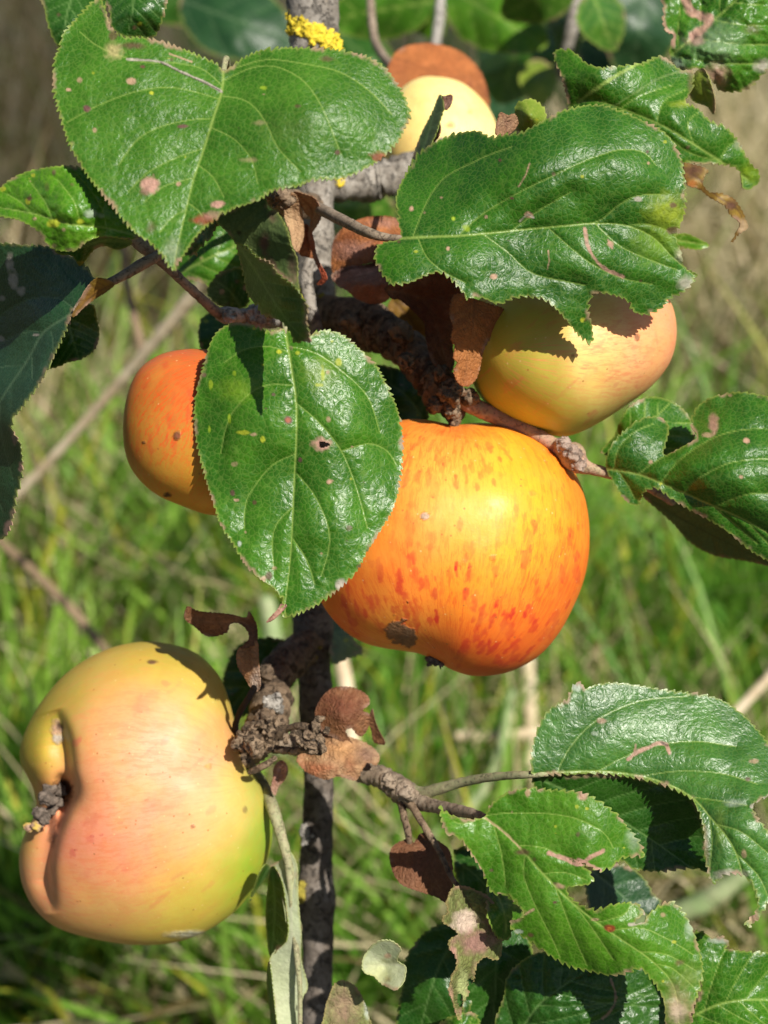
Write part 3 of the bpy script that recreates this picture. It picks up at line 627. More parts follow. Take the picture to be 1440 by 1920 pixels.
# twig top left
T('twig', [(240, 440, .398, 10), (268, 462, .400, 13), (300, 488, .402, 10), (335, 520, .406, 9), (370, 553, .412, 9), (405, 584, .42, 10), (425, 590, .425, 11)], 'twig', amp=.12, seed=6)
joined('twig', [tube_geo([(418, 590, .424, 16), (445, 592, .428, 15), (480, 598, .44, 16), (540, 600, .46, 15), (590, 600, .484, 12)], amp=.2, seed=7), blob_geo(482, 590, .43, 24, .4, 2, 16), blob_geo(430, 592, .42, 14, .3, 3, 12)], M['paleb'], tree)
T('leaf_stalk', [(300, 478, .398, 9), (262, 498, .394, 11), (225, 520, .390, 9), (192, 535, .386, 7), (172, 540, .383, 6), (140, 582, .383, 5)], 'twig', amp=.08, seed=16)
# knob at the base of the leaves over the stem
joined('spur', [tube_geo([(588, 385, .475, 20), (545, 385, .455, 26), (520, 372, .44, 20), (500, 360, .42, 12)], amp=.25, seed=21), blob_geo(530, 372, .425, 18, .5, 4, 14), blob_geo(508, 366, .405, 12, .5, 5, 12)], M['bark2'], tree)
T('branch', [(600, 350, .49, 30), (660, 342, .495, 34), (700, 338, .50, 34), (745, 328, .50, 30), (800, 300, .51, 26), (860, 270, .52, 22)], 'bark', amp=.16, rings=.2, seed=9, step=3, knobs=((.35, .06, .18), (.5, .05, .1)))
T('twig', [(584, 470, .462, 9), (574, 520, .46, 12), (582, 570, .46, 12), (594, 625, .462, 12), (600, 700, .465, 10)], 'bark', amp=.1, seed=22)
# lower right twig
joined('twig', [tube_geo([(500, 1385, .455, 22), (560, 1400, .462, 18), (630, 1425, .458, 18), (682, 1447, .450, 22), (715, 1458, .445, 20), (745, 1476, .44, 23), (765, 1490, .436, 23), (800, 1508, .428, 14), (840, 1516, .418, 12), (880, 1524, .408, 10), (908, 1532, .40, 7)], amp=.12, rings=.15, seed=14, step=3), blob_geo(728, 1465, .431, 17, .4, 3, 12), blob_geo(762, 1485, .42, 19, .3, 4, 12)], M['twig'], tree)
T('twig', [(752, 1500, .435, 8), (757, 1530, .43, 7), (764, 1555, .428, 7), (768, 1580, .428, 5)], 'bark2', amp=.15, seed=31)
T('twig', [(765, 1500, .43, 8), (790, 1540, .426, 7), (820, 1590, .422, 6), (850, 1650, .416, 5), (870, 1670, .412, 4)], 'bark2', amp=.15, seed=32)
def crust(name, cx, cy, d, wx, wy, n, rr, mat, seed):
    r_ = np.random.default_rng(seed); geo = []
    for k in range(n):
        a = r_.normal(0, .45, 2); x = cx+a[0]*wx; y = cy+a[1]*wy+(a[0]**2)*4
        t = np.clip((x-588)/47, -.98, .98) if name == 'lichen' else 0
        geo.append(blob_geo(x, y, d+(1-math.sqrt(1-t*t))*.008, rr*r_.uniform(.5, 1.2), .7, k+seed, 6))
    return joined(name, geo, mat, tree)
r_ = np.random.default_rng(77); geo = []
for k in range(190):
    x = r_.uniform(543, 633); t = np.clip((x-588)/48, -.99, .99); y = 46+(x-536)*.30+r_.normal(0, 9)-8*math.sin((x-536)/20); geo.append(blob_geo(x, y, .4700-.00846*math.sqrt(1-t*t)+.0006, r_.uniform(3.5, 8), .9, k, 6, (1, 1, .35)))
joined('lichen', geo, M['lichen'], tree)
crust('lichen_patch', 585, 560, .478, 38, 16, 40, 8, M['lichen2'], 5); crust('lichen_patch', 573, 1213, .4845, 34, 30, 45, 5, M['lichen2'], 6)
crust('lichen_patch', 562, 1672, .484, 12, 20, 25, 7, M['lichen2'], 7); crust('lichen_patch', 575, 545, .474, 10, 22, 18, 5, M['lichen'], 8); crust('lichen_patch', 636, 338, .488, 14, 14, 14, 6, M['lichen'], 11)
crust('bark_scar', 572, 1562, .4835, 12, 16, 22, 5, M['paleb'], 9); crust('lichen_patch', 514, 1322, .444, 22, 16, 22, 8, M['paleb'], 10)

# ================================================================== apples
def more_flecks(n, top, eye, boxes, seed):
    "short streaks that follow the lines from stalk to eye"
    rg = np.random.default_rng(seed); out = []
    for k in range(n):
        x0, x1, y0, y1, am = boxes[rg.integers(len(boxes))]; x = rg.uniform(x0, x1); y = rg.uniform(y0, y1)
        cx = top[0]+(eye[0]-top[0])*(y-top[1])/(eye[1]-top[1]); hh = (eye[1]-top[1])/2; t = (y-(top[1]+hh))/hh
        sl = -(x-cx)*t/(hh*max(.25, 1-t*t))*.8; ln = rg.uniform(6, 30); sl = max(-1.2, min(1.2, sl))
        out.append((x, y, x+sl*ln, y+ln, rg.uniform(2.2, 7), min(.95, am*rg.uniform(.5, 1.35))))
    return out
A1 = empty('apple', P(850, 1030, .432)); tag(A1, 'large red-orange apple with yellow cheek and brown scab, in the centre behind the oval leaf', 'apple')
apple('skin', [(760, 787), (800, 787), (850, 796), (890, 793), (930, 795), (970, 803), (1010, 822), (1050, 850), (1080, 890), (1098, 935), (1105, 985), (1104, 1040), (1094, 1090), (1074, 1140), (1046, 1190), (1010, 1230), (965, 1256), (925, 1266), (885, 1267), (850, 1257), (822, 1242), (790, 1227), (760, 1221), (725, 1216), (690, 1208), (655, 1190), (625, 1162), (603, 1130), (585, 1085), (575, 1030), (578, 960), (595, 895), (630, 838), (690, 800)],
      (850, 1030), .432, .036, (.02, .93, -.25),
      [(940, 880, 62, (.94, .45, .02)), (970, 980, 65, (.93, .41, .02)), (850, 940, 60, (.93, .46, .10)), (780, 890, 50, (.90, .36, .04)), (720, 900, 80, (.84, .20, .02)), (700, 1080, 70, (.84, .20, .025)), (900, 1080, 60, (.90, .33, .02)), (900, 1200, 70, (.80, .13, .02)), (1060, 1080, 50, (.82, .17, .018)), (1070, 930, 40, (.84, .20, .02)), (850, 800, 40, (.80, .22, .04)), (740, 1180, 50, (.88, .36, .05)), (1000, 835, 50, (.86, .25, .02)), (640, 1160, 40, (.74, .14, .02))],
      M['apple'], A1, n=130, reds=[(740, 870, 70, .35), (900, 1230, 110, .8), (1070, 1080, 80, .7), (1080, 900, 60, .4), (700, 1120, 90, .45), (850, 810, 60, .5), (860, 950, 60, -.12), (960, 890, 50, -.15)], redbase=.36,
      grooves=[([(790, 792), (850, 800), (910, 796)], 18, 3)], bumps=[(1000, 930, 120, 120, -1.0), (720, 1000, 90, 160, -.8)],
      flecks=more_flecks(150, (850, 795), (815, 1240), [(640, 1090, 1020, 1240, .8), (700, 1090, 820, 1050, .45), (860, 1080, 1120, 1250, .9), (640, 800, 1080, 1190, .6), (740, 950, 800, 900, .5)], 3)+[(710, 1047, 713, 1090, 6, .8), (749, 1070, 751, 1115, 6, .85), (886, 1120, 890, 1146, 7, .7), (694, 1120, 700, 1148, 7, .8), (913, 830, 922, 846, 6, .7), (918, 870, 916, 890, 7, .35), (766, 960, 768, 1020, 9, .35), (1052, 1060, 1053, 1090, 6, .6), (876, 1205, 858, 1235, 8, .75), (909, 1180, 903, 1192, 5, .7), (960, 1170, 953, 1198, 7, .65), (806, 1160, 808, 1170, 6, .7), (934, 1230, 938, 1245, 9, .65), (1040, 1160, 1045, 1150, 8, .6), (1004, 1090, 1008, 1125, 6, .4), (777, 1070, 780, 1090, 8, .4), (882, 1060, 880, 1090, 7, .4), (1068, 990, 1070, 1020, 5, .5), (640, 1120, 652, 1150, 8, .4), (815, 900, 810, 930, 9, .3), (968, 1210, 964, 1222, 6, .6), (1015, 1200, 1035, 1180, 8, .5), (736, 1000, 736, 1030, 8, .3), (690, 1050, 700, 1060, 6, .5), (1080, 1060, 1082, 1090, 6, .5)],
      spots=[(745, 1183, 20, 22, (.20, .11, .055), .95, .12), (765, 1196, 17, 17, (.20, .11, .055), .95, .12), (797, 968, 8, 6, 'grey', .8, .2), (924, 1046, 6, 5, 'brown', .35), (866, 1055, 9, 6, 'brown', .2), (998, 925, 7, 5, 'brown', .2), (765, 1128, 3, 3, 'brown', .5)], seed=2)
tube('stalk', [(852, 770, .432, 12), (851, 792, .4275, 9), (850, 812, .436, 8)], M['bark2'], A1, amp=.2)
joined('calyx', [blob_geo(812, 1238, .424, 9, .8, 1, 10), blob_geo(824, 1242, .424, 7, .9, 2, 10), blob_geo(803, 1236, .425, 5, .9, 3, 8)], M['sepal'], A1)

A2 = empty('apple', P(275, 1490, .456)); tag(A2, 'kidney-shaped pink and yellow apple with a deep dark cleft, at the lower left', 'apple')
apple('skin', [(290, 1203), (250, 1205), (210, 1214), (165, 1234), (120, 1266), (80, 1312), (52, 1360), (38, 1398), (38, 1428), (50, 1455), (62, 1478), (68, 1505), (64, 1530), (50, 1555), (38, 1590), (36, 1625), (44, 1665), (66, 1705), (105, 1738), (165, 1758), (240, 1771), (310, 1770), (365, 1756), (410, 1732), (450, 1700), (485, 1650), (505, 1600), (512, 1555), (508, 1510), (492, 1475), (470, 1445), (452, 1405), (440, 1355), (430, 1315), (415, 1275), (390, 1242), (350, 1216)],
      (275, 1490), .456, .038, (.9, .15, .25),
      [(330, 1450, 80, (.90, .42, .27)), (190, 1600, 85, (.80, .26, .16)), (270, 1370, 80, (.84, .34, .18)), (240, 1240, 60, (.44, .36, .04)), (340, 1235, 45, (.36, .36, .03)), (75, 1400, 50, (.32, .30, .02)), (100, 1320, 55, (.42, .36, .04)), (400, 1540, 45, (.86, .50, .17)), (502, 1560, 66, (.14, .42, .02)), (475, 1450, 36, (.46, .50, .07)), (420, 1390, 40, (.80, .38, .13)), (412, 1320, 36, (.42, .48, .05)), (350, 1690, 55, (.66, .52, .08)), (200, 1720, 60, (.70, .48, .12)), (60, 1640, 35, (.62, .34, .14)), (50, 1580, 22, (.48, .40, .05)), (470, 1660, 56, (.34, .48, .03)), (160, 1480, 45, (.82, .36, .15)), (300, 1540, 70, (.88, .36, .20)), (360, 1740, 60, (.60, .50, .07))],
      M['apple_pale'], A2, n=130, reds=[(260, 1400, 90, .6), (200, 1600, 90, .8), (430, 1430, 40, .3), (80, 1680, 50, .4)], redbase=.08,
      grooves=[([(104, 1330), (120, 1385), (127, 1440), (131, 1485), (113, 1530), (96, 1580), (88, 1640), (98, 1712)], 11, 11, 42), ([(60, 1507), (95, 1503), (125, 1490)], 24, 6), ([(118, 1465), (124, 1500), (104, 1545)], 12, 5)],
      bumps=[(50, 1500, 60, 330, 3), (210, 1500, 70, 160, -2.5), (70, 1400, 40, 60, -3), (62, 1620, 25, 70, -1)],
      flecks=more_flecks(26, (440, 1440), (90, 1510), [(140, 420, 1280, 1700, .22)], 5)+[(138, 1396, 150, 1386, 6, .7), (134, 1598, 140, 1604, 7, .7), (305, 1279, 318, 1283, 6, .4), (160, 1545, 180, 1530, 12, .3), (165, 1570, 172, 1575, 7, .35), (255, 1330, 285, 1305, 16, .25), (270, 1500, 300, 1515, 14, .2)],
      spots=[(107, 1366, 10, 14, 'tan', .9, .3), (108, 1385, 9, 8, 'grey', .9, .3), (112, 1360, 7, 6, 'dark', .9, .4), (118, 1478, 16, 22, 'dark', .95, .35), (104, 1500, 18, 14, 'dark', .9, .4), (98, 1545, 9, 34, 'dark', .8, .4), (287, 1242, 9, 4, 'brown', .9, .3), (389, 1437, 7, 6, (.7, .25, .04), .5), (459, 1517, 4, 6, 'brown', .5), (362, 1549, 3, 3, 'brown', .6), (365, 1752, 45, 7, (.6, .58, .45), .8, .5)], seed=7)  # dark spots: brown-black scab near the eye, shade painted along the cleft
def flake(x, y, d, r, mat, parent, seed, name='sepal'):
    return mesh_obj(name, *[(lambda g: (g[0], [g[1]]))(blob_geo(x, y, d, r, .45, seed, 8, (1.15, .95, .4)))][0], mat, parent, None, None, np.array(parent.location))
for k, (x, y, d, r) in enumerate([(93, 1478, .418, 11), (90, 1497, .416, 14), (76, 1527, .416, 13), (84, 1537, .415, 9), (108, 1505, .421, 10), (112, 1480, .421, 12), (68, 1520, .417, 7), (98, 1520, .42, 9)]): flake(x, y, d+.022, r, M['sepal'], A2, k*3+1)
flake(68, 1549, .438, 10, M['sepaly'], A2, 5); flake(54, 1552, .439, 8, M['sepaly'], A2, 8)
tube('stalk', [(428, 1442, .457, 8), (455, 1425, .450, 10), (470, 1405, .445, 12)], M['twig'], A2, amp=.2)

o = apple('apple', [(900, 560), (960, 520), (1050, 500), (1150, 505), (1220, 530), (1255, 562), (1268, 605), (1266, 650), (1250, 690), (1215, 730), (1165, 766), (1110, 800), (1060, 818), (1010, 810), (950, 785), (905, 750), (880, 700), (872, 650), (880, 600)], (1070, 650), .435, .035, (-.7, -.1, .6),
      [(930, 680, 66, (.33, .37, .03)), (1010, 640, 50, (.48, .37, .06)), (1100, 600, 50, (.86, .62, .22)), (1140, 700, 50, (.86, .60, .20)), (1230, 600, 46, (.82, .33, .17)), (1215, 680, 50, (.84, .35, .17)), (1040, 790, 40, (.52, .54, .07)), (1150, 760, 30, (.62, .56, .12)), (1000, 740, 40, (.46, .42, .05)), (950, 590, 40, (.55, .48, .06))],
      M['apple_pale'], n=100, reds=[(1210, 680, 70, .8), (1000, 700, 60, .6), (1110, 640, 50, .3)], redbase=.08, flecks=more_flecks(30, (905, 640), (1260, 620), [(920, 1230, 560, 780, .3)], 21), spots=[(1194, 632, 5, 7, 'brown', .7), (1075, 667, 3, 3, 'brown', .5)], seed=11)
tag(o, 'pale yellow apple with pink flush, upper right under the large glossy leaf', 'apple')
o = apple('apple', [(385, 655), (345, 655), (300, 665), (262, 692), (240, 735), (231, 790), (234, 845), (252, 888), (290, 925), (345, 950), (400, 966), (460, 955), (520, 915), (548, 860), (555, 800), (540, 735), (500, 685), (440, 660)], (395, 808), .413, .022, (.45, .75, .4),
      [(310, 700, 55, (.54, .15, .03)), (250, 830, 50, (.52, .27, .04)), (350, 900, 60, (.56, .28, .03)), (380, 720, 50, (.50, .11, .03)), (300, 800, 50, (.50, .20, .03))], M['apple'], n=80, flecks=more_flecks(24, (330, 655), (400, 960), [(240, 390, 670, 860, .32)], 9), reds=[(340, 720, 80, .9), (300, 790, 60, .5)], redbase=.35, spots=[(332, 817, 7, 8, 'brown', .8), (270, 830, 3, 3, 'brown', .6), (314, 928, 9, 5, 'dark', .9)], seed=17)  # skin colours toned down to stand in for the shade on this apple
tag(o, 'orange apple with red streaks, half hidden behind the left side of the oval leaf', 'apple')
o = apple('apple', [(810, 143), (775, 150), (745, 175), (725, 215), (718, 260), (725, 310), (760, 345), (820, 360), (880, 350), (925, 315), (940, 275), (930, 230), (905, 187), (862, 153)], (830, 255), .535, .021, (0, .9, .3),
      [(800, 200, 60, (.92, .74, .26)), (880, 230, 50, (.95, .80, .36)), (760, 290, 50, (.92, .66, .20)), (900, 190, 20, (.9, .62, .15))], M['apple_pale'], n=50, redbase=.1, spots=[(845, 235, 6, 5, 'brown', .5), (790, 190, 14, 8, (.8, .5, .15), .4, .7), (880, 210, 5, 4, 'brown', .4)], seed=19)
tag(o, 'pale yellow apple at the top centre, behind the grey branch', 'apple')

# ================================================================== leaves
def leaf1(label, out, mid, dep, d0, mat='green', back='under', pet=None, petm='pet', group=None, name='apple_leaf', extra=(), **k):
    if not pet and not extra:
        return tag(sheet(name, out, mid, dep, d0, M[mat], M[back], **k), label, 'leaf', group)
    L_ = leaf_thing(name, label, mid[0], d0, group)
    sheet('blade', out, mid, dep, d0, M[mat], M[back], parent=L_, **k)
    if pet: tube('stalk', pet, M[petm], L_, amp=.08, seed=k.get('seed', 1), seg=14)
    for e in extra: sheet(e.pop('name', 'fold'), parent=L_, **e)
    return L_
# --- A
leaf1('broad spotted green leaf with a deep notch, top left, seen tip down', [(419, 133), (408, 121), (389, 111), (344, 92), (300, 76), (261, 70), (228, 68), (212, 56), (204, 40), (196, 12), (185, -2), (172, 4), (158, 17), (139, 39), (119, 61), (111, 89), (102, 111), (99, 161), (106, 194), (117, 233), (133, 278), (150, 306), (167, 333), (194, 367), (217, 394), (250, 433), (283, 456), (306, 483), (325, 508), (334, 494), (347, 475), (367, 444), (406, 408), (444, 389), (483, 376), (517, 356), (556, 350), (589, 338), (639, 335), (678, 319), (717, 296), (744, 267), (759, 239), (769, 214), (762, 189), (744, 156), (717, 122), (672, 101), (622, 92), (556, 89), (500, 92), (461, 106), (433, 125)],
      [(419, 133), (416, 172), (400, 222), (383, 278), (364, 333), (350, 389), (333, 461), (325, 506)],
      [(419, 133, 6), (325, 508, -8), (765, 214, 4), (100, 161, 7), (185, 0, 14), (260, 150, 3), (580, 200, -5), (250, 300, -1), (500, 330, -5), (640, 335, -3), (560, 90, 6), (383, 278, -1)], .361, 'matte', seed=3,
      secs=[[(400, 222), (356, 225), (300, 238), (258, 262), (222, 310)], [(410, 185), (330, 165), (262, 170), (190, 195), (125, 230)], [(416, 160), (380, 130), (330, 118), (262, 115), (190, 90), (150, 60)], [(383, 278), (333, 295), (280, 322), (240, 360)], [(364, 333), (306, 350), (270, 380)], [(350, 392), (320, 410), (300, 435)],
            [(417, 180), (461, 189), (494, 222), (522, 278), (564, 322)], [(422, 150), (470, 128), (517, 125), (567, 150), (600, 194), (622, 244), (639, 289)], [(440, 128), (500, 112), (572, 120), (639, 136), (694, 172), (735, 215)], [(397, 240), (439, 261), (472, 300), (483, 345)], [(373, 310), (400, 333), (420, 370)], [(352, 380), (372, 395), (385, 415)]],
      spots=[(164, 204, 8, 6, 'purple'), (344, 237, 10, 4, 'purple'), (281, 347, 19, 17, 'pink'), (272, 360, 9, 9, 'brown', .4), (408, 383, 12, 7, 'pink'), (383, 412, 24, 9, 'red', .85, .4), (400, 405, 16, 8, 'pink', .6, .5), (267, 125, 4, 3, 'brown'), (247, 152, 9, 7, 'tan', .8), (614, 111, 11, 5, 'brown', .7, .5), (633, 286, 5, 4, 'purple', .8), (558, 199, 6, 3, 'brown', .7), (213, 95, 15, 14, (.45, .38, .16), .85, .5), (212, 66, 8, 8, 'brown', .7), (248, 86, 20, 6, 'brown', .8, .5), (710, 294, 16, 9, 'red', .85), (283, 428, 8, 10, 'purple', .5, .5), (494, 164, 6, 4, 'ylw', .7), (466, 300, 16, 4, 'tan', .35, .5), (489, 230, 12, 4, 'tan', .3, .6), (325, 470, 14, 20, (.3, .3, .2), .35, .6), (205, 35, 6, 14, 'tan', .6, .4), (540, 240, 40, 25, (.09, .09, .03), .2, .8)],
      scars=[([(238, 111), (300, 116), (340, 135), (380, 152), (416, 172)], 2.2, 'grey', .9), ([(300, 117), (340, 137), (380, 154), (412, 170)], 1.1, 'dark', .8), ([(318, 101), (360, 116)], 2, 'tan', .7)], teeth=(7, 11), puff=.35, wav=.45, h=2.1, ang=60, keel=.6, autospots=14, pet=[(419, 135, .3725, 5), (424, 110, .378, 6), (428, 130, .384, 6), (440, 200, .40, 6), (470, 300, .43, 7), (505, 362, .455, 8)])
# --- R
leaf1('large glossy dark green leaf with ragged notched lower edge, upper right, stalked at its left', [(751, 446), (746, 411), (743, 367), (757, 333), (784, 289), (829, 260), (862, 249), (896, 246), (918, 256), (951, 252), (979, 247), (1023, 224), (1062, 205), (1118, 196), (1157, 205), (1201, 224), (1240, 244), (1266, 272), (1280, 311), (1285, 361), (1282, 406), (1268, 439), (1277, 472), (1283, 500), (1305, 517), (1284, 545), (1257, 559), (1240, 578), (1212, 590), (1187, 583), (1179, 566), (1157, 555), (1123, 549), (1107, 558), (1104, 589), (1110, 611), (1110, 643), (1086, 628), (1064, 603), (1046, 583), (1023, 563), (996, 557), (968, 558), (934, 570), (912, 561), (890, 556), (877, 560), (862, 541), (846, 524), (823, 510), (796, 518), (768, 530), (740, 533), (723, 522), (712, 506), (703, 487), (706, 463), (723, 454)],
      [(751, 447), (807, 444), (862, 442), (929, 436), (996, 429), (1062, 423), (1118, 419), (1173, 423), (1223, 444), (1262, 483), (1301, 516)],
      [(751, 446, 4), (757, 340, 22), (862, 250, 18), (850, 350, 9), (1000, 230, 5), (1000, 330, -4), (1118, 196, 7), (1150, 300, -4), (1285, 361, 5), (1000, 429, 1), (1120, 420, 0), (1303, 516, 9), (1100, 480, -2), (900, 500, -2), (1110, 643, 9), (705, 480, 5), (1210, 588, 11), (960, 556, 2), (1200, 350, -2)], .386, 'gloss', seed=5,
      secs=[[(773, 446), (801, 378), (834, 333), (884, 306), (918, 290), (960, 275)], [(862, 440), (907, 400), (973, 361), (1040, 328), (1101, 300), (1162, 281), (1207, 286), (1230, 310)], [(1080, 421), (1123, 414), (1162, 383), (1196, 367), (1240, 364)], [(960, 432), (1010, 395), (1070, 360)], [(784, 447), (801, 483), (834, 511), (873, 530)], [(907, 440), (951, 472), (996, 511), (1062, 528), (1096, 535)], [(1029, 428), (1079, 472), (1118, 500), (1168, 522), (1223, 533)], [(1118, 421), (1162, 461), (1223, 489), (1268, 505)], [(1173, 424), (1210, 420), (1250, 430)]],
      spots=[(990, 403, 9, 6, 'tan'), (926, 518, 6, 5, 'tan'), (772, 391, 4, 5, 'tan'), (1196, 374, 7, 5, 'grey', .8), (850, 410, 4, 4, 'ylw'), (1255, 400, 34, 30, (.28, .34, .015), .75, .7), (1235, 455, 40, 26, (.18, .30, .015), .6, .8), (1262, 432, 10, 7, 'brown', .8), (1262, 385, 6, 5, 'brown', .8), (875, 428, 7, 7, 'ylw', .7), (1280, 480, 12, 14, (.5, .48, .3), .8, .5), (1284, 530, 14, 12, 'grey', .7, .5), (1145, 457, 6, 5, 'tan', .7), (960, 372, 4, 3, 'brown'), (937, 300, 4, 4, 'brown')],
      scars=[([(1096, 428), (1100, 450), (1106, 470), (1129, 500), (1168, 519)], 3.2, 'pink', .8), ([(993, 306), (985, 330), (972, 350)], 1.6, 'tan', .8), ([(975, 415), (990, 402), (1000, 408)], 2, 'grey', .8), ([(1028, 470), (1030, 490), (1026, 505)], 1.5, 'tan', .7), ([(1140, 450), (1148, 465)], 2, 'pink', .7)],
      teeth=(6, 13), puff=.8, wav=.8, keel=1.1, crinkle=.10, h=2.1, autospots=16, petm='twig',
      pet=[(560, 375, .455, 8), (600, 392, .43, 11), (640, 412, .412, 11), (690, 436, .396, 10), (730, 446, .3925, 7.5), (765, 447, .3905, 6), (830, 446, .391, 4)])
# --- C
leaf1('oval green leaf with a small hole, in the centre in front of the red-orange apple', [(533, 617), (512, 620), (494, 619), (467, 608), (439, 605), (413, 617), (396, 639), (385, 672), (377, 700), (368, 733), (364, 778), (366, 811), (374, 856), (388, 906), (402, 950), (413, 983), (435, 1017), (458, 1056), (485, 1083), (513, 1103), (531, 1128), (524, 1148), (540, 1156), (561, 1151), (594, 1134), (626, 1112), (654, 1087), (673, 1065), (687, 1037), (715, 992), (737, 954), (748, 915), (755, 856), (754, 811), (745, 767), (726, 722), (704, 683), (676, 656), (648, 631), (617, 619), (583, 625), (570, 634), (552, 626)],
      [(534, 612), (539, 644), (547, 694), (555, 750), (556, 811), (553, 878), (550, 944), (547, 1011), (542, 1072), (536, 1117), (534, 1150)],
      [(534, 612, 0), (420, 615, 5), (650, 632, 3), (366, 800, 7), (753, 830, 6), (460, 800, -1), (650, 800, -3), (545, 900, 0), (400, 960, 3), (735, 960, 2), (620, 980, -4), (540, 1150, -3), (660, 1080, -2), (480, 1080, -2)], .385, 'green', seed=8,
      secs=[[(542, 650), (589, 661), (639, 694), (689, 744), (712, 810)], [(556, 756), (600, 794), (639, 844), (667, 911), (689, 990)], [(557, 889), (589, 928), (614, 983), (617, 1028), (602, 1080)], [(549, 1010), (575, 1050), (590, 1095)], [(640, 846), (690, 832), (725, 845), (742, 870)], [(547, 722), (500, 722), (461, 744), (428, 789), (414, 850)], [(556, 850), (511, 872), (478, 911), (461, 944), (458, 990)], [(550, 950), (522, 978), (511, 1011), (514, 1070)], [(540, 660), (505, 650), (460, 655), (420, 680)]],
      spots=[(540, 788, 9, 7, 'brown'), (540, 788, 5, 4, (.35, .1, .05)), (604, 833, 17, 12, 'pink', .9, .3), (619, 903, 6, 5, 'tan'), (478, 942, 4, 4, 'brown', .8), (436, 925, 4, 5, 'purple', .8), (655, 990, 6, 5, 'brown', .6), (640, 1097, 13, 12, 'grey', .9), (676, 1063, 7, 7, 'brown', .8), (505, 1080, 6, 8, 'brown', .8), (692, 1030, 5, 9, 'brown', .6), (440, 870, 6, 4, 'tan', .5), (457, 811, 12, 4, 'yellow', .8), (475, 815, 6, 3, 'tan', .7), (523, 660, 5, 4, 'yellow', .9), (605, 700, 4, 12, 'yellow', .7), (635, 678, 6, 7, 'yellow', .7), (600, 722, 8, 3, 'yellow', .6), (395, 720, 4, 9, 'ylw', .8), (393, 805, 3, 8, 'ylw', .7), (430, 785, 3, 8, 'ylw', .7), (440, 700, 4, 6, 'ylw', .7), (445, 730, 30, 18, 'ylw', .3, .7), (600, 700, 30, 25, 'ylw', .25, .7), (640, 620, 7, 4, 'tan', .8), (449, 1019, 4, 5, 'silver', .8), (514, 1065, 5, 4, 'tan', .6)],
      holes=[(606, 833, 9, 6)], teeth=(5.5, 11), puff=.75, wav=.6, keel=.7, crinkle=.10, h=2.0, autospots=22,
      pet=[(500, 590, .44, 9), (525, 588, .41, 8), (534, 600, .3885, 7), (538, 640, .3855, 6.5), (545, 690, .3855, 5), (552, 740, .3858, 3.6)],
      extra=[dict(name='dry_tip', out=[(531, 1126), (538, 1135), (524, 1152), (510, 1163), (499, 1167), (508, 1155), (520, 1143)], mid=[(533, 1130), (520, 1148), (500, 1166)], dep=[(533, 1130, -3), (500, 1166, -6), (515, 1155, -5)], d0=.385, mat=M['pinkdry'], back=M['tan'], teeth=(1, 8), puff=.2, wav=.3, seed=4, keel=.2)])
# --- E
E_ = leaf1('drooping folded leaf with mottled olive underside, between the broad notched leaf and the oval leaf', [(405, 412), (430, 396), (470, 376), (497, 371), (502, 392), (520, 398), (538, 430), (545, 460), (556, 485), (558, 520), (560, 545), (545, 530), (520, 512), (505, 490), (480, 480), (460, 460), (444, 458), (425, 435)],
      [(497, 371), (500, 420), (520, 470), (550, 535)], [(405, 412, 8), (497, 371, 2), (558, 520, -7), (480, 480, 5), (500, 440, -2), (545, 450, -9), (560, 545, -14)], .366, 'olive', 'deep', seed=15, teeth=(2.5, 10), puff=.4, wav=.4, keel=.2, convex=-1,
      spots=[(496, 456, 8, 18, 'purple', .85, .5), (505, 500, 10, 16, 'purple', .8, .5), (520, 520, 12, 8, (.2, .08, .04), .8, .5), (511, 405, 8, 10, 'purple', .6, .5), (449, 436, 5, 4, 'dark', .8), (548, 500, 8, 26, 'purple', .6, .6)],
      extra=[dict(out=[(444, 458), (460, 462), (480, 482), (505, 492), (520, 513), (545, 532), (558, 545), (567, 560), (576, 578), (574, 600), (578, 625), (582, 643), (570, 640), (552, 642), (545, 625), (530, 605), (510, 595), (492, 590), (478, 568), (465, 555), (457, 520), (450, 490)], mid=[(446, 460), (480, 510), (510, 560), (545, 610), (578, 640)],
                  dep=[(444, 458, 12), (457, 520, 26), (478, 568, 23), (510, 595, 14), (548, 640, -2), (520, 513, -7), (558, 545, -14), (576, 578, -17), (578, 625, -16), (582, 643, -15), (530, 570, -3)], d0=.366, mat=M['deep'], back=M['olive'], teeth=(5, 11), puff=.4, wav=.3, seed=16, keel=.4, spots=[(578, 640, 8, 6, 'tan'), (572, 585, 6, 16, 'ylw', .5, .5)])])
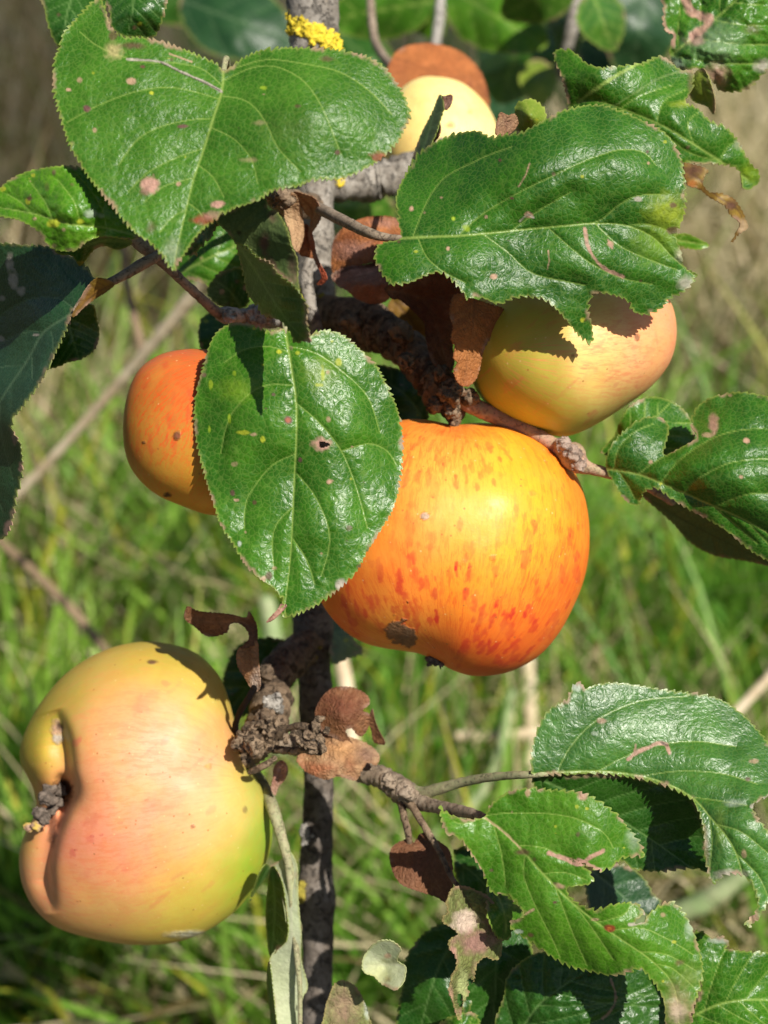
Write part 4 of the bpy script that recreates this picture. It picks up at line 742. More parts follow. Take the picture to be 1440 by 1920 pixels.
# --- leaves at the left
leaf1('dark blue-green leaf with a grey scar, at the left edge, with a yellow lower rim', [(180, 530), (160, 500), (130, 480), (90, 463), (40, 459), (-10, 457), (-80, 480), (-140, 560), (-150, 700), (-120, 840), (-60, 940), (-10, 1005), (12, 1002), (24, 965), (30, 930), (38, 900), (41, 870), (37, 832), (24, 810), (22, 787), (34, 772), (60, 738), (84, 702), (100, 668), (120, 625), (140, 580), (160, 552)],
      [(178, 530), (139, 583), (83, 622), (50, 678), (5, 745), (-40, 830), (-20, 1000)],
      [(180, 530, 0), (90, 463, 14), (0, 457, 26), (-100, 520, 56), (-140, 700, 60), (50, 600, 20), (0, 650, 34), (-60, 850, 46), (85, 702, -2), (24, 800, 2), (40, 870, 4), (12, 1000, 10), (130, 610, 0), (0, 900, 16)], .382, 'bluegreen', seed=21,
      spots=[(18, 492, 7, 18, 'grey', .7), (26, 525, 9, 16, 'grey', .7), (40, 545, 8, 9, 'grey', .6), (68, 628, 6, 3, 'grey', .8), (2, 560, 6, 6, 'grey', .6), (2, 635, 7, 5, 'grey', .6), (40, 875, 6, 9, 'pink', .8), (18, 990, 10, 14, 'pink', .8), (28, 820, 5, 14, 'pink', .6)], teeth=(6, 14), puff=.6, wav=.6, keel=1.0, crinkle=.15,
      secs=[[(139, 580), (110, 560), (60, 560), (10, 585), (-60, 640)], [(83, 622), (40, 625), (-10, 650), (-70, 700)], [(45, 685), (0, 690), (-60, 730)], [(95, 620), (100, 650), (85, 690)], [(60, 670), (60, 710)], [(20, 725), (20, 770)], [(0, 760), (5, 830), (25, 900)], [(-30, 820), (-15, 900), (5, 960)]])
leaf1('small ochre brown dead leaf scrap on the stalk of the dark left leaf', [(178, 524), (195, 523), (212, 530), (214, 536), (196, 550), (176, 562), (156, 578), (140, 594), (136, 590), (148, 570), (160, 545)], [(212, 533), (180, 550), (137, 593)], [(212, 533, 0), (137, 593, -4), (170, 530, -2), (180, 562, 3)], .380, 'ochre', 'ochre', seed=23, teeth=(1.5, 8), puff=.2, wav=.3, keel=.3, name='dead_leaf')
leaf1('small dark green leaf behind the yellow rim of the dark left leaf', [(170, 570), (182, 600), (186, 630), (178, 655), (155, 672), (125, 680), (100, 690), (60, 690), (60, 640), (110, 590)], [(120, 575), (135, 630), (150, 680)], [(120, 575, 0), (186, 630, 8), (60, 660, 10), (150, 680, 4)], .412, 'deep', seed=24, teeth=(3, 9), puff=.4)
leaf1('bright glossy crinkled leaf at the left edge, behind the broad notched leaf', [(-30, 380), (0, 352), (22, 334), (56, 320), (111, 311), (150, 314), (185, 335), (225, 370), (262, 420), (258, 446), (232, 446), (194, 443), (165, 452), (140, 470), (103, 468), (83, 450), (67, 430), (33, 412), (11, 408), (-20, 400)],
      [(262, 445), (200, 428), (130, 420), (60, 400), (-28, 385)], [(262, 445, 2), (150, 314, 2), (60, 320, 8), (-28, 385, 12), (130, 400, -3), (100, 468, 5), (200, 440, 4), (200, 350, 3)], .3655, 'fresh', seed=26, teeth=(3.5, 12), puff=.9, wav=.8, crinkle=.35, autospots=10,
      spots=[(52, 378, 6, 6, 'yellow'), (55, 372, 5, 5, 'brown'), (100, 418, 12, 8, 'yellow', .8), (150, 416, 8, 6, 'yellow', .8), (170, 400, 12, 8, 'silver', .6), (5, 355, 6, 5, 'yellow', .8), (190, 405, 6, 5, 'silver', .5), (88, 350, 5, 8, 'brown', .4), (135, 345, 4, 4, 'brown', .5)], secs=[[(200, 428), (190, 390), (165, 350), (140, 325)], [(150, 422), (140, 380), (110, 340)], [(100, 415), (85, 380), (60, 345)], [(60, 402), (40, 380), (15, 365)], [(210, 432), (170, 445), (150, 460)]],
      extra=[dict(out=[(103, 470), (125, 455), (155, 447), (190, 440), (225, 446), (248, 455), (232, 466), (215, 468), (200, 462), (182, 465), (168, 478), (158, 492), (148, 498), (135, 480), (115, 478)], mid=[(240, 455), (190, 452), (125, 475)], dep=[(240, 455, 4), (125, 475, 8), (190, 442, 2), (155, 495, 14), (200, 465, 12)], d0=.371, mat=M['deep'], back=M['under'], teeth=(1.5, 9), puff=.3, wav=.4, seed=27, spots=[(150, 494, 8, 6, 'ochre' if 0 else (.3, .22, .03), .8)])])  # fold: shadowed underside curl, its shade put in with the deep green
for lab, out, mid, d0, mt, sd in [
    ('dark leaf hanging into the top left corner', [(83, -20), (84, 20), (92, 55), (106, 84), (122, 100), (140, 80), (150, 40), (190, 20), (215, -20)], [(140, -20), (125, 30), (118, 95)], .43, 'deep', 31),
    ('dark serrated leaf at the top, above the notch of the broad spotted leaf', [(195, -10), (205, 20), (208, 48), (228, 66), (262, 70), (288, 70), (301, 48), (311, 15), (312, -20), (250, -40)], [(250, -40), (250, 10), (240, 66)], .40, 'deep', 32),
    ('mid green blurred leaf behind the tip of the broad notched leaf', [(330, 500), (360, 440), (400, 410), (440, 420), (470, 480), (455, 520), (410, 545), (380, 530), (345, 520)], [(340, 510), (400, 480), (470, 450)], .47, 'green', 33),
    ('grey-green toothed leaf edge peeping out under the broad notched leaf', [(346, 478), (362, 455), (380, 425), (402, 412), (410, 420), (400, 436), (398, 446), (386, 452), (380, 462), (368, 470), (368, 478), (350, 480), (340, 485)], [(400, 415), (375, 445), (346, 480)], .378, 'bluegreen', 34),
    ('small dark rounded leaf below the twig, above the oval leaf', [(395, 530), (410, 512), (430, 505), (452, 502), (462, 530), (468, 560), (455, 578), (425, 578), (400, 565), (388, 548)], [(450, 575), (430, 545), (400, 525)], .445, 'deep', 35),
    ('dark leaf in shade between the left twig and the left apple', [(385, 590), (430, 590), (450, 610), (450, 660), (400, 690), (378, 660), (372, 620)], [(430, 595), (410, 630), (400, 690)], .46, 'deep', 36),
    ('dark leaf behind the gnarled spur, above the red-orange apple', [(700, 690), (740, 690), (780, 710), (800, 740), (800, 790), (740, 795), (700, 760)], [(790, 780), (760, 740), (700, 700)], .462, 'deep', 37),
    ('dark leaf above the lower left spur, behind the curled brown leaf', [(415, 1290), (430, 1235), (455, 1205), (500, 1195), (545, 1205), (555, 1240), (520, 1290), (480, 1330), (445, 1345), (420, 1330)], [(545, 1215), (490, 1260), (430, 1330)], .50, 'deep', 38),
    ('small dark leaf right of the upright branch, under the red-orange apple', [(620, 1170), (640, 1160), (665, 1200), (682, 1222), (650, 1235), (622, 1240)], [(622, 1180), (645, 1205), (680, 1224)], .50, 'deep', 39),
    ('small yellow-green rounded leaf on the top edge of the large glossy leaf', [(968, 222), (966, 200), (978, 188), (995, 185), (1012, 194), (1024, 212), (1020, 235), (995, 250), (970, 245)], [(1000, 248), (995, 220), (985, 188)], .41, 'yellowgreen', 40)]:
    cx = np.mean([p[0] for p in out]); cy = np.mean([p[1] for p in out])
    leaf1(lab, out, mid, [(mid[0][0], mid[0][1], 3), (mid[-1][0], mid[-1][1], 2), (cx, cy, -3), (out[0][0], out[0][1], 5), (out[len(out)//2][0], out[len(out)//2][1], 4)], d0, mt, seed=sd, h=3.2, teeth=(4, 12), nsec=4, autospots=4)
# --- narrow folded leaf over the yellow apple
leaf1('narrow folded green leaf with a dry tip, standing in front of the pale yellow apple', [(765, 330), (775, 290), (790, 250), (810, 210), (823, 178), (828, 184), (832, 200), (828, 216), (824, 228), (820, 244), (812, 262), (800, 290), (790, 310)], [(780, 320), (800, 260), (822, 180)], [(780, 320, 0), (822, 180, 8), (815, 250, -3), (770, 310, 6)], .425, 'deep', seed=42, teeth=(1.5, 10), wav=.3,
      extra=[dict(name='dry_tip', out=[(823, 178), (832, 180), (846, 177), (848, 184), (845, 196), (836, 206), (830, 200)], mid=[(824, 180), (836, 190), (845, 198)], dep=[(824, 180, 8), (846, 180, 4), (836, 204, 3)], d0=.424, mat=M['pinkdry'], back=M['tan'], teeth=(1, 6), puff=.2, wav=.3, seed=43, keel=.2),
             dict(name='dry_edge', out=[(822, 228), (826, 240), (822, 255), (812, 268), (802, 282), (808, 262), (815, 245)], mid=[(822, 230), (812, 265)], dep=[(822, 230, 2), (812, 265, 1), (804, 280, 3)], d0=.423, mat=M['tan'], back=M['tan'], teeth=(1, 6), puff=.2, wav=.2, seed=44, keel=.2)])
# --- right leaf
leaf1('glossy green leaf with a curled lobe, at the right edge, tip out of the frame', [(1137, 880), (1137, 856), (1151, 828), (1173, 806), (1201, 786), (1229, 781), (1248, 789), (1254, 806), (1248, 833), (1244, 852), (1256, 850), (1270, 842), (1300, 826), (1307, 818), (1298, 800), (1301, 772), (1323, 750), (1357, 739), (1390, 735), (1440, 744), (1500, 770), (1560, 840), (1580, 940), (1560, 1040), (1520, 1090), (1480, 1075), (1440, 1052), (1401, 1028), (1362, 995), (1323, 972), (1284, 951), (1255, 932), (1232, 916), (1215, 918), (1205, 926), (1198, 944), (1187, 948), (1168, 933), (1151, 906)],
      [(1137, 879), (1196, 889), (1240, 906), (1284, 925), (1340, 950), (1390, 972), (1440, 1000), (1520, 1060)],
      [(1137, 879, 6), (1200, 800, 4), (1250, 800, 10), (1301, 800, 6), (1390, 738, 6), (1300, 880, -6), (1400, 850, -10), (1440, 940, -10), (1240, 906, 0), (1340, 952, -4), (1440, 1050, 2), (1187, 945, 8), (1560, 900, -6), (1500, 1070, 2), (1300, 955, 2)], .41, 'gloss', seed=50,
      secs=[[(1284, 925), (1300, 905), (1323, 889), (1373, 867), (1440, 861), (1520, 870)], [(1196, 889), (1225, 868), (1245, 856)], [(1240, 904), (1275, 862), (1330, 825), (1380, 808), (1440, 805), (1500, 820)], [(1340, 950), (1390, 930), (1440, 925), (1520, 940)], [(1150, 882), (1160, 840), (1190, 810), (1225, 795)], [(1160, 884), (1180, 915), (1190, 935)], [(1340, 952), (1380, 985), (1420, 1020)], [(1400, 978), (1440, 1020), (1470, 1060)]],
      spots=[(1400, 826, 5, 5, 'tan'), (1221, 866, 5, 4, 'tan', .8), (1338, 795, 8, 16, 'pink', .8, .5), (1260, 843, 10, 5, 'tan', .7), (1330, 815, 12, 5, 'tan', .6)], teeth=(4.5, 14), puff=.9, wav=.9, keel=1.2, crinkle=.12, autospots=4)
leaf1('rounded green leaf behind the curled lobe of the right-hand glossy leaf', [(1128, 850), (1150, 820), (1165, 785), (1185, 758), (1218, 744), (1250, 749), (1282, 768), (1300, 800), (1300, 830), (1260, 850), (1200, 860)], [(1150, 850), (1210, 800), (1260, 752)], [(1150, 850, 4), (1260, 752, 2), (1210, 790, -4), (1300, 830, 4)], .43, 'green', seed=51, h=3, teeth=(2.5, 11), nsec=4)
leaf1('dark olive leaf in shade under the right-hand glossy leaf', [(1200, 925), (1230, 920), (1300, 950), (1380, 1000), (1440, 1045), (1500, 1090), (1440, 1062), (1385, 1050), (1340, 1042), (1295, 1018), (1255, 975)], [(1200, 925), (1300, 985), (1460, 1065)], [(1200, 925, 0), (1460, 1065, -4), (1300, 960, 2), (1300, 1015, 10)], .432, 'olive', seed=52, h=3, teeth=(2, 11), nsec=5)
# --- top right group
leaf1('large worn green leaf with brown wrinkles, in the top right corner', [(1243, -60), (1244, 20), (1243, 40), (1250, 60), (1262, 66), (1255, 100), (1275, 130), (1310, 128), (1335, 150), (1350, 170), (1380, 172), (1405, 165), (1430, 140), (1445, 125), (1520, 80), (1560, -20), (1500, -100), (1350, -120)], [(1250, 110), (1300, 70), (1370, 10), (1440, -60), (1480, -100)],
      [(1250, 110, 2), (1243, 0, 8), (1350, 170, 5), (1340, 90, -6), (1440, 130, 4), (1400, 0, -4), (1520, 0, 8), (1320, 20, 4)], .43, 'green', seed=60, h=3, teeth=(5, 15), puff=1.0, wav=1.4, crinkle=.5, nsec=5,
      spots=[(1345, 140, 20, 18, 'pink', .8, .6), (1305, 75, 16, 10, 'pink', .8, .5), (1270, 120, 14, 10, 'silver', .5, .7), (1430, 125, 14, 12, 'grey', .8, .5), (1410, 55, 14, 9, 'brown', .5, .6), (1262, 75, 5, 16, 'pink', .8, .4), (1340, 80, 40, 30, 'silver', .25, .8)], scars=[([(1283, -5), (1300, 25), (1330, 35), (1322, 50), (1298, 66)], 8, 'pink', .85), ([(1243, 20), (1246, 50), (1262, 68)], 4, 'pink', .8)])
leaf1('long green leaf with a yellow-green midrib, behind the top of the large glossy leaf', [(1038, 105), (1045, 93), (1060, 92), (1080, 100), (1100, 118), (1130, 126), (1175, 122), (1205, 118), (1240, 105), (1275, 130), (1300, 135), (1296, 170), (1285, 190), (1310, 205), (1330, 225), (1362, 240), (1380, 260), (1395, 285), (1410, 310), (1424, 325), (1420, 345), (1395, 355), (1385, 320), (1355, 308), (1290, 305), (1240, 290), (1150, 260), (1080, 230), (1064, 190), (1055, 150)],
      [(1400, 335), (1300, 270), (1230, 230), (1120, 190), (1070, 200)], [(1038, 105, 6), (1064, 190, 4), (1130, 150, -4), (1250, 120, 4), (1300, 135, 6), (1270, 230, -4), (1395, 285, 6), (1410, 345, 10), (1150, 260, 6)], .412, 'green', seed=61, h=3, teeth=(5, 12), puff=.7, wav=1.0,
      secs=[[(1300, 270), (1290, 230), (1310, 210)], [(1230, 235), (1245, 190), (1285, 170)], [(1350, 300), (1365, 275), (1380, 265)], [(1240, 245), (1290, 285), (1340, 300)], [(1160, 205), (1200, 180), (1260, 160)]], spots=[(1295, 150, 6, 30, 'brown', .5, .5), (1405, 325, 16, 16, 'ylw', .5, .5), (1280, 195, 20, 6, 'yellow', .4, .6), (1290, 276, 4, 4, 'brown', .7), (1390, 270, 10, 10, 'grey', .6, .5)],
      scars=[([(1085, 190), (1140, 152), (1190, 122), (1250, 88)], 3.5, (.3, .42, .08), .85), ([(1040, 120), (1052, 150), (1066, 192)], 4, 'tan', .8), ([(1150, 200), (1230, 150), (1290, 130)], 2, (.2, .3, .08), .6)])
leaf1('small green leaf tongue hanging between the two top right leaves', [(1300, 140), (1318, 128), (1330, 150), (1340, 185), (1338, 215), (1325, 200), (1300, 190), (1290, 170)], [(1312, 130), (1320, 170), (1338, 213)], [(1312, 130, 0), (1338, 213, 0), (1290, 170, 5)], .425, 'yellowgreen', seed=62, h=3, teeth=(1.5, 9), nsec=3)
leaf1('curled brown and yellow dead leaf hanging right of the large glossy leaf', [(1283, 308), (1305, 310), (1328, 318), (1322, 330), (1318, 345), (1330, 360), (1352, 362), (1375, 372), (1390, 392), (1400, 415), (1402, 428), (1385, 440), (1372, 458), (1378, 440), (1388, 420), (1372, 405), (1358, 385), (1330, 370), (1312, 355), (1288, 345)],
      [(1284, 320), (1310, 335), (1345, 368), (1385, 395), (1392, 425), (1373, 457)], [(1284, 320, 0), (1345, 368, -3), (1392, 425, 2), (1330, 318, 4), (1310, 355, 3)], .40, 'ochre', 'umber', seed=63, h=2.6, teeth=(3, 9), puff=.3, wav=.7, nsec=0, name='dead_leaf', spots=[(1300, 320, 18, 12, 'brown', .9, .5), (1370, 385, 10, 10, 'brown', .85, .5), (1392, 425, 10, 12, (.42, .3, .18), .7, .5), (1298, 345, 8, 6, (.4, .12, .02), .7, .5)])
leaf1('small pale green leaf piece below the right end of the large glossy leaf', [(1262, 445), (1285, 438), (1310, 448), (1330, 460), (1312, 468), (1285, 466), (1268, 470)], [(1265, 450), (1328, 460)], [(1265, 450, 0), (1328, 460, 2), (1290, 468, 2)], .44, 'fresh', seed=64, h=3, teeth=(2, 9), nsec=2)
# --- lower right group
G_ = leaf1('large folded green leaf with pale glossy upper half, lower right edge', [(1000, 1452), (997, 1440), (997, 1410), (1007, 1370), (1030, 1330), (1062, 1312), (1070, 1295), (1080, 1280), (1092, 1282), (1097, 1291), (1120, 1283), (1150, 1280), (1185, 1283), (1230, 1291), (1270, 1296), (1320, 1303), (1360, 1316), (1400, 1346), (1430, 1380), (1470, 1430), (1490, 1470), (1440, 1492), (1412, 1511), (1422, 1535), (1440, 1560), (1470, 1610), (1480, 1660), (1440, 1695), (1424, 1720), (1405, 1737), (1398, 1730), (1418, 1708), (1420, 1685), (1408, 1655), (1388, 1640), (1360, 1640), (1340, 1655), (1329, 1640), (1322, 1605), (1320, 1560), (1313, 1530), (1298, 1500), (1260, 1478), (1220, 1465), (1170, 1455), (1120, 1450), (1045, 1452)],
      [(1000, 1452), (1045, 1448), (1120, 1446), (1170, 1450), (1220, 1460), (1265, 1476), (1300, 1497), (1330, 1530), (1380, 1600), (1410, 1730)],
      [(1000, 1452, 2), (1080, 1282, 7), (1010, 1365, 5), (1150, 1360, 3.5), (1200, 1320, 6.5), (1250, 1370, 4), (1320, 1303, 10), (1430, 1380, 7), (1300, 1410, 0), (1170, 1450, 1), (1300, 1497, -6), (1320, 1600, -12), (1400, 1560, -16), (1410, 1730, -14), (1335, 1650, -12), (1480, 1480, -4), (1470, 1640, -12)], .398, 'satin', seed=70,
      secs=[[(1045, 1448), (1070, 1400), (1120, 1350), (1200, 1315), (1290, 1305)], [(1120, 1446), (1170, 1420), (1220, 1400), (1300, 1390), (1380, 1400)], [(1200, 1456), (1270, 1446), (1350, 1450), (1420, 1470)], [(1300, 1495), (1340, 1500), (1400, 1510)], [(1340, 1545), (1390, 1560), (1440, 1600)], [(1330, 1530), (1335, 1580), (1330, 1630)], [(1380, 1600), (1420, 1640), (1440, 1680)]],
      spots=[(1128, 1352, 9, 5, 'pink', .6), (1402, 1461, 6, 4, 'brown', .8), (1415, 1428, 8, 5, 'tan', .6), (1410, 1720, 12, 16, 'tan', .8, .5), (1370, 1640, 26, 8, 'grey', .8, .6), (1324, 1600, 6, 40, 'brown', .5, .6), (1378, 1505, 16, 6, 'silver', .5, .6), (1395, 1600, 5, 10, 'tan', .6), (1350, 1550, 8, 30, (.2, .3, .03), .4, .8), (1082, 1288, 10, 9, 'silver', .8, .4), (1115, 1375, 6, 4, 'silver', .4)],
      scars=[([(1178, 1424), (1195, 1410), (1215, 1402), (1235, 1392), (1250, 1396), (1255, 1412)], 3.6, 'pink', .85), ([(1190, 1408), (1192, 1396)], 2, 'pink', .7), ([(1410, 1512), (1430, 1500), (1445, 1490)], 4, 'grey', .8), ([(1240, 1392), (1252, 1398)], 1.8, 'dark', .7)], teeth=(5, 15), puff=.8, wav=.5, keel=.9, crinkle=.10, h=2.1, ang=50,
      pet=[(755, 1478, .437, 14), (790, 1487, .432, 12), (820, 1480, .427, 11), (870, 1466, .42, 9), (930, 1456, .41, 8), (1000, 1452, .4008, 6.5), (1060, 1449, .4025, 4)], petm='pet',
      extra=[dict(out=[(1000, 1455), (1050, 1455), (1120, 1452), (1170, 1456), (1220, 1466), (1262, 1480), (1300, 1502), (1315, 1535), (1322, 1565), (1325, 1610), (1328, 1636), (1305, 1628), (1275, 1630), (1240, 1634), (1205, 1632), (1185, 1627), (1150, 1600), (1110, 1560), (1050, 1520), (1010, 1490)], mid=[(1000, 1456), (1100, 1500), (1200, 1560), (1300, 1630)], dep=[(1000, 1455, 6), (1120, 1452, 3), (1220, 1466, 4), (1300, 1505, 5), (1325, 1610, 10), (1260, 1560, 12), (1200, 1630, 12), (1110, 1560, 10)], d0=.398, mat=M['deep'], back=M['under'], teeth=(6, 15), puff=.6, wav=.5, seed=71, keel=.3)])  # lower half takes a darker green, putting the fold's shade into its colour
leaf1('long torn green leaf with cracks, lower right in front of the folded leaf', [(907, 1532), (870, 1536), (840, 1525), (827, 1513), (826, 1530), (836, 1560), (865, 1575), (885, 1605), (905, 1635), (918, 1668), (930, 1677), (950, 1677), (970, 1695), (985, 1712), (978, 1722), (957, 1728), (962, 1745), (990, 1762), (1020, 1784), (1050, 1803), (1075, 1814), (1110, 1822), (1145, 1829), (1170, 1826), (1200, 1817), (1222, 1838), (1240, 1865), (1247, 1895), (1250, 1960), (1290, 1960), (1300, 1895), (1313, 1850), (1318, 1815), (1308, 1770), (1293, 1730), (1275, 1702), (1258, 1690), (1238, 1697), (1216, 1714), (1208, 1728), (1190, 1732), (1196, 1722), (1206, 1716), (1204, 1702), (1182, 1692), (1150, 1696), (1130, 1702), (1112, 1706), (1090, 1699), (1072, 1685), (1062, 1670), (1072, 1662), (1100, 1659), (1113, 1647), (1092, 1622), (1068, 1612), (1092, 1618), (1125, 1633), (1150, 1624), (1165, 1610), (1195, 1606), (1208, 1602), (1200, 1580), (1180, 1555), (1155, 1525), (1120, 1500), (1090, 1486), (1040, 1481), (990, 1478), (950, 1487), (920, 1510)],
      [(907, 1533), (945, 1560), (980, 1595), (1020, 1640), (1070, 1690), (1120, 1730), (1170, 1765), (1220, 1800), (1258, 1840), (1272, 1890), (1272, 1955)],
      [(907, 1532, 6), (826, 1520, 4), (1040, 1485, 2), (1120, 1550, -3), (1200, 1600, 4), (950, 1680, 5), (1020, 1700, -1), (1100, 1740, -2), (1100, 1820, 5), (1200, 1760, -5), (1260, 1692, 2), (1315, 1820, 0), (1270, 1900, -3), (1272, 1950, 2), (1000, 1610, 0), (1040, 1560, 0)], .388, 'bright', seed=72,
      secs=[[(907, 1530), (945, 1525), (1020, 1525), (1080, 1535), (1130, 1560), (1150, 1590)], [(970, 1585), (1020, 1590), (1070, 1612)], [(1020, 1638), (1060, 1636), (1100, 1650)], [(985, 1600), (982, 1640), (1000, 1690), (1035, 1760), (1050, 1795)], [(925, 1545), (940, 1600), (948, 1660)], [(900, 1535), (870, 1545), (850, 1540)], [(1075, 1694), (1110, 1740), (1150, 1800)], [(1040, 1660), (1070, 1740), (1100, 1810)], [(1140, 1745), (1200, 1740), (1250, 1760), (1300, 1790)], [(1120, 1730), (1170, 1715), (1180, 1700)], [(1200, 1785), (1250, 1790), (1305, 1820)], [(1230, 1808), (1260, 1815), (1300, 1850)]],
      spots=[(1143, 1741, 9, 6, 'red'), (1143, 1741, 4, 3, (.5, .15, .03), .8), (1041, 1692, 4, 3, 'brown'), (1276, 1805, 8, 5, 'brown', .7, .5), (1260, 1845, 22, 9, 'brown', .35, .8), (1268, 1890, 22, 28, 'pink', .55, .8), (1270, 1900, 12, 14, 'paletan', .6, .8), (995, 1753, 5, 4, 'brown', .8), (972, 1747, 8, 4, 'silver', .7), (1116, 1724, 8, 3, 'tan', .6), (1295, 1740, 8, 16, 'silver', .5, .7), (1092, 1493, 9, 7, 'pink', .8, .4), (1190, 1570, 14, 18, 'silver', .45, .7), (990, 1487, 5, 9, 'tan', .7), (978, 1598, 14, 5, 'brown', .8, .5), (1050, 1662, 9, 5, 'tan', .8, .4), (1290, 1830, 26, 20, (.22, .26, .06), .4, .8)],
      scars=[([(1030, 1600), (1060, 1610), (1080, 1618), (1090, 1620)], 4.5, 'pink', .9), ([(1092, 1618), (1110, 1606), (1130, 1595)], 4, 'pink', .9), ([(1085, 1612), (1110, 1625), (1125, 1632)], 3.5, 'pink', .85), ([(1180, 1734), (1205, 1728), (1210, 1705)], 3.5, 'grey', .9), ([(910, 1534), (945, 1560), (975, 1590)], 2.2, 'tan', .6), ([(1000, 1705), (985, 1714), (960, 1690), (935, 1675)], 2.4, 'tan', .7), ([(866, 1578), (890, 1610), (906, 1640)], 2.6, 'pink', .7)],
      teeth=(5.5, 15), puff=.5, wav=.7, keel=.5, crinkle=.14, h=2.1, autospots=14)
leaf1('dark leaf, partly sunlit, at the bottom under the long torn leaf', [(948, 1970), (946, 1860), (955, 1825), (985, 1797), (1020, 1785), (1060, 1795), (1140, 1815), (1200, 1810), (1250, 1860), (1258, 1970)], [(960, 1960), (1010, 1885), (1070, 1840), (1130, 1800)], [(960, 1960, 6), (946, 1860, 6), (1130, 1800, 0), (1050, 1880, -5), (1250, 1880, 2), (1200, 1960, 0)], .42, 'deep', seed=74, teeth=(2.5, 13), puff=1.0, wav=.9, crinkle=.3, scars=[([(1145, 1835), (1155, 1870), (1145, 1895), (1130, 1910)], 2.5, 'pink', .6)], nsec=5)
leaf1('bright green leaf with a glossy lower half, in the bottom right corner', [(1290, 1960), (1300, 1900), (1315, 1850), (1305, 1790), (1300, 1750), (1318, 1748), (1335, 1760), (1352, 1755), (1368, 1770), (1360, 1778), (1400, 1784), (1440, 1786), (1520, 1800), (1560, 1880), (1520, 1980)], [(1300, 1905), (1360, 1880), (1440, 1875), (1540, 1890)],
      [(1290, 1920, 4), (1310, 1760, 4), (1360, 1820, 0), (1440, 1786, 4), (1440, 1876, 3), (1440, 1940, -6), (1540, 1880, 2), (1380, 1940, -4)], .402, 'green', seed=75, teeth=(4, 14), puff=.7, wav=.7, crinkle=.2, nsec=5, keel=1.0, spots=[(1350, 1763, 20, 5, 'silver', .7, .5)])
leaf1('dull blue-green toothed leaf in the gap behind the long torn leaf', [(1100, 1650), (1115, 1630), (1150, 1620), (1185, 1628), (1210, 1650), (1225, 1675), (1240, 1695), (1215, 1715), (1170, 1700), (1120, 1712), (1104, 1700)], [(1100, 1625), (1150, 1665), (1215, 1725)], [(1100, 1625, 0), (1215, 1725, 4), (1220, 1680, 6)], .445, 'bluegreen', seed=76, h=3, teeth=(5, 14), nsec=3, ang=60)
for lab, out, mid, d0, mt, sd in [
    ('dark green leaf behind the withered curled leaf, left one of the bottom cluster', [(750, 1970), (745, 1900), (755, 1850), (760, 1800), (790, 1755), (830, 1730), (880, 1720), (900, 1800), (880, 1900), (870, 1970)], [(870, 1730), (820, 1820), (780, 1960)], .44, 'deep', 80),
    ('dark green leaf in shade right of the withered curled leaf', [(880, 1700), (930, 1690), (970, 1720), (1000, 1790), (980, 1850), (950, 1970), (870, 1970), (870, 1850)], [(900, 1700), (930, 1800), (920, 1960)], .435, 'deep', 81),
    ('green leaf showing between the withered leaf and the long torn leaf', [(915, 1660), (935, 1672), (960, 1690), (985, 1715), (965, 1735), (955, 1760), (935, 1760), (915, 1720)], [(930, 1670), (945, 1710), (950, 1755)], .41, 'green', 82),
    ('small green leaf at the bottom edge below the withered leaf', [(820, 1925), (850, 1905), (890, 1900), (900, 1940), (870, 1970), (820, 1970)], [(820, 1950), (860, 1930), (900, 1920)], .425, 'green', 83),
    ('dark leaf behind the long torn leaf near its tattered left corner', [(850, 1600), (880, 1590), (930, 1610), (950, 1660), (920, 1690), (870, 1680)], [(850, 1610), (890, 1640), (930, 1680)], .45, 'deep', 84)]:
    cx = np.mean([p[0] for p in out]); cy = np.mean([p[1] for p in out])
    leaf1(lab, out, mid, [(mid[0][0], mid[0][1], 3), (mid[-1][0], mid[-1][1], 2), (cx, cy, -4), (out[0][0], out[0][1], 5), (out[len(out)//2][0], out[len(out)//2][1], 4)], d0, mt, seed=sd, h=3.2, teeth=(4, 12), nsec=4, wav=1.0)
leaf1('small curled pale yellow-green leaf with brown dots, bottom centre', [(760, 1812), (745, 1802), (748, 1790), (752, 1780), (740, 1768), (724, 1763), (705, 1768), (690, 1782), (680, 1800), (679, 1816), (686, 1826), (700, 1830), (712, 1842), (725, 1850), (738, 1856), (748, 1852), (757, 1840), (760, 1826)], [(760, 1812), (730, 1808), (684, 1812)], [(760, 1812, 0), (684, 1812, 2), (724, 1765, -4), (738, 1856, -3), (720, 1808, 5)], .405, 'pale', 'under', seed=86, teeth=(2, 8), puff=.3, wav=.5, nsec=3, keel=.2, spots=[(727, 1792, 7, 5, 'tan', .8), (727, 1836, 6, 5, 'brown', .7, .5), (715, 1830, 30, 20, (.42, .42, .16), .5, .8), (738, 1802, 22, 5, (.2, .2, .09), .6, .5)])
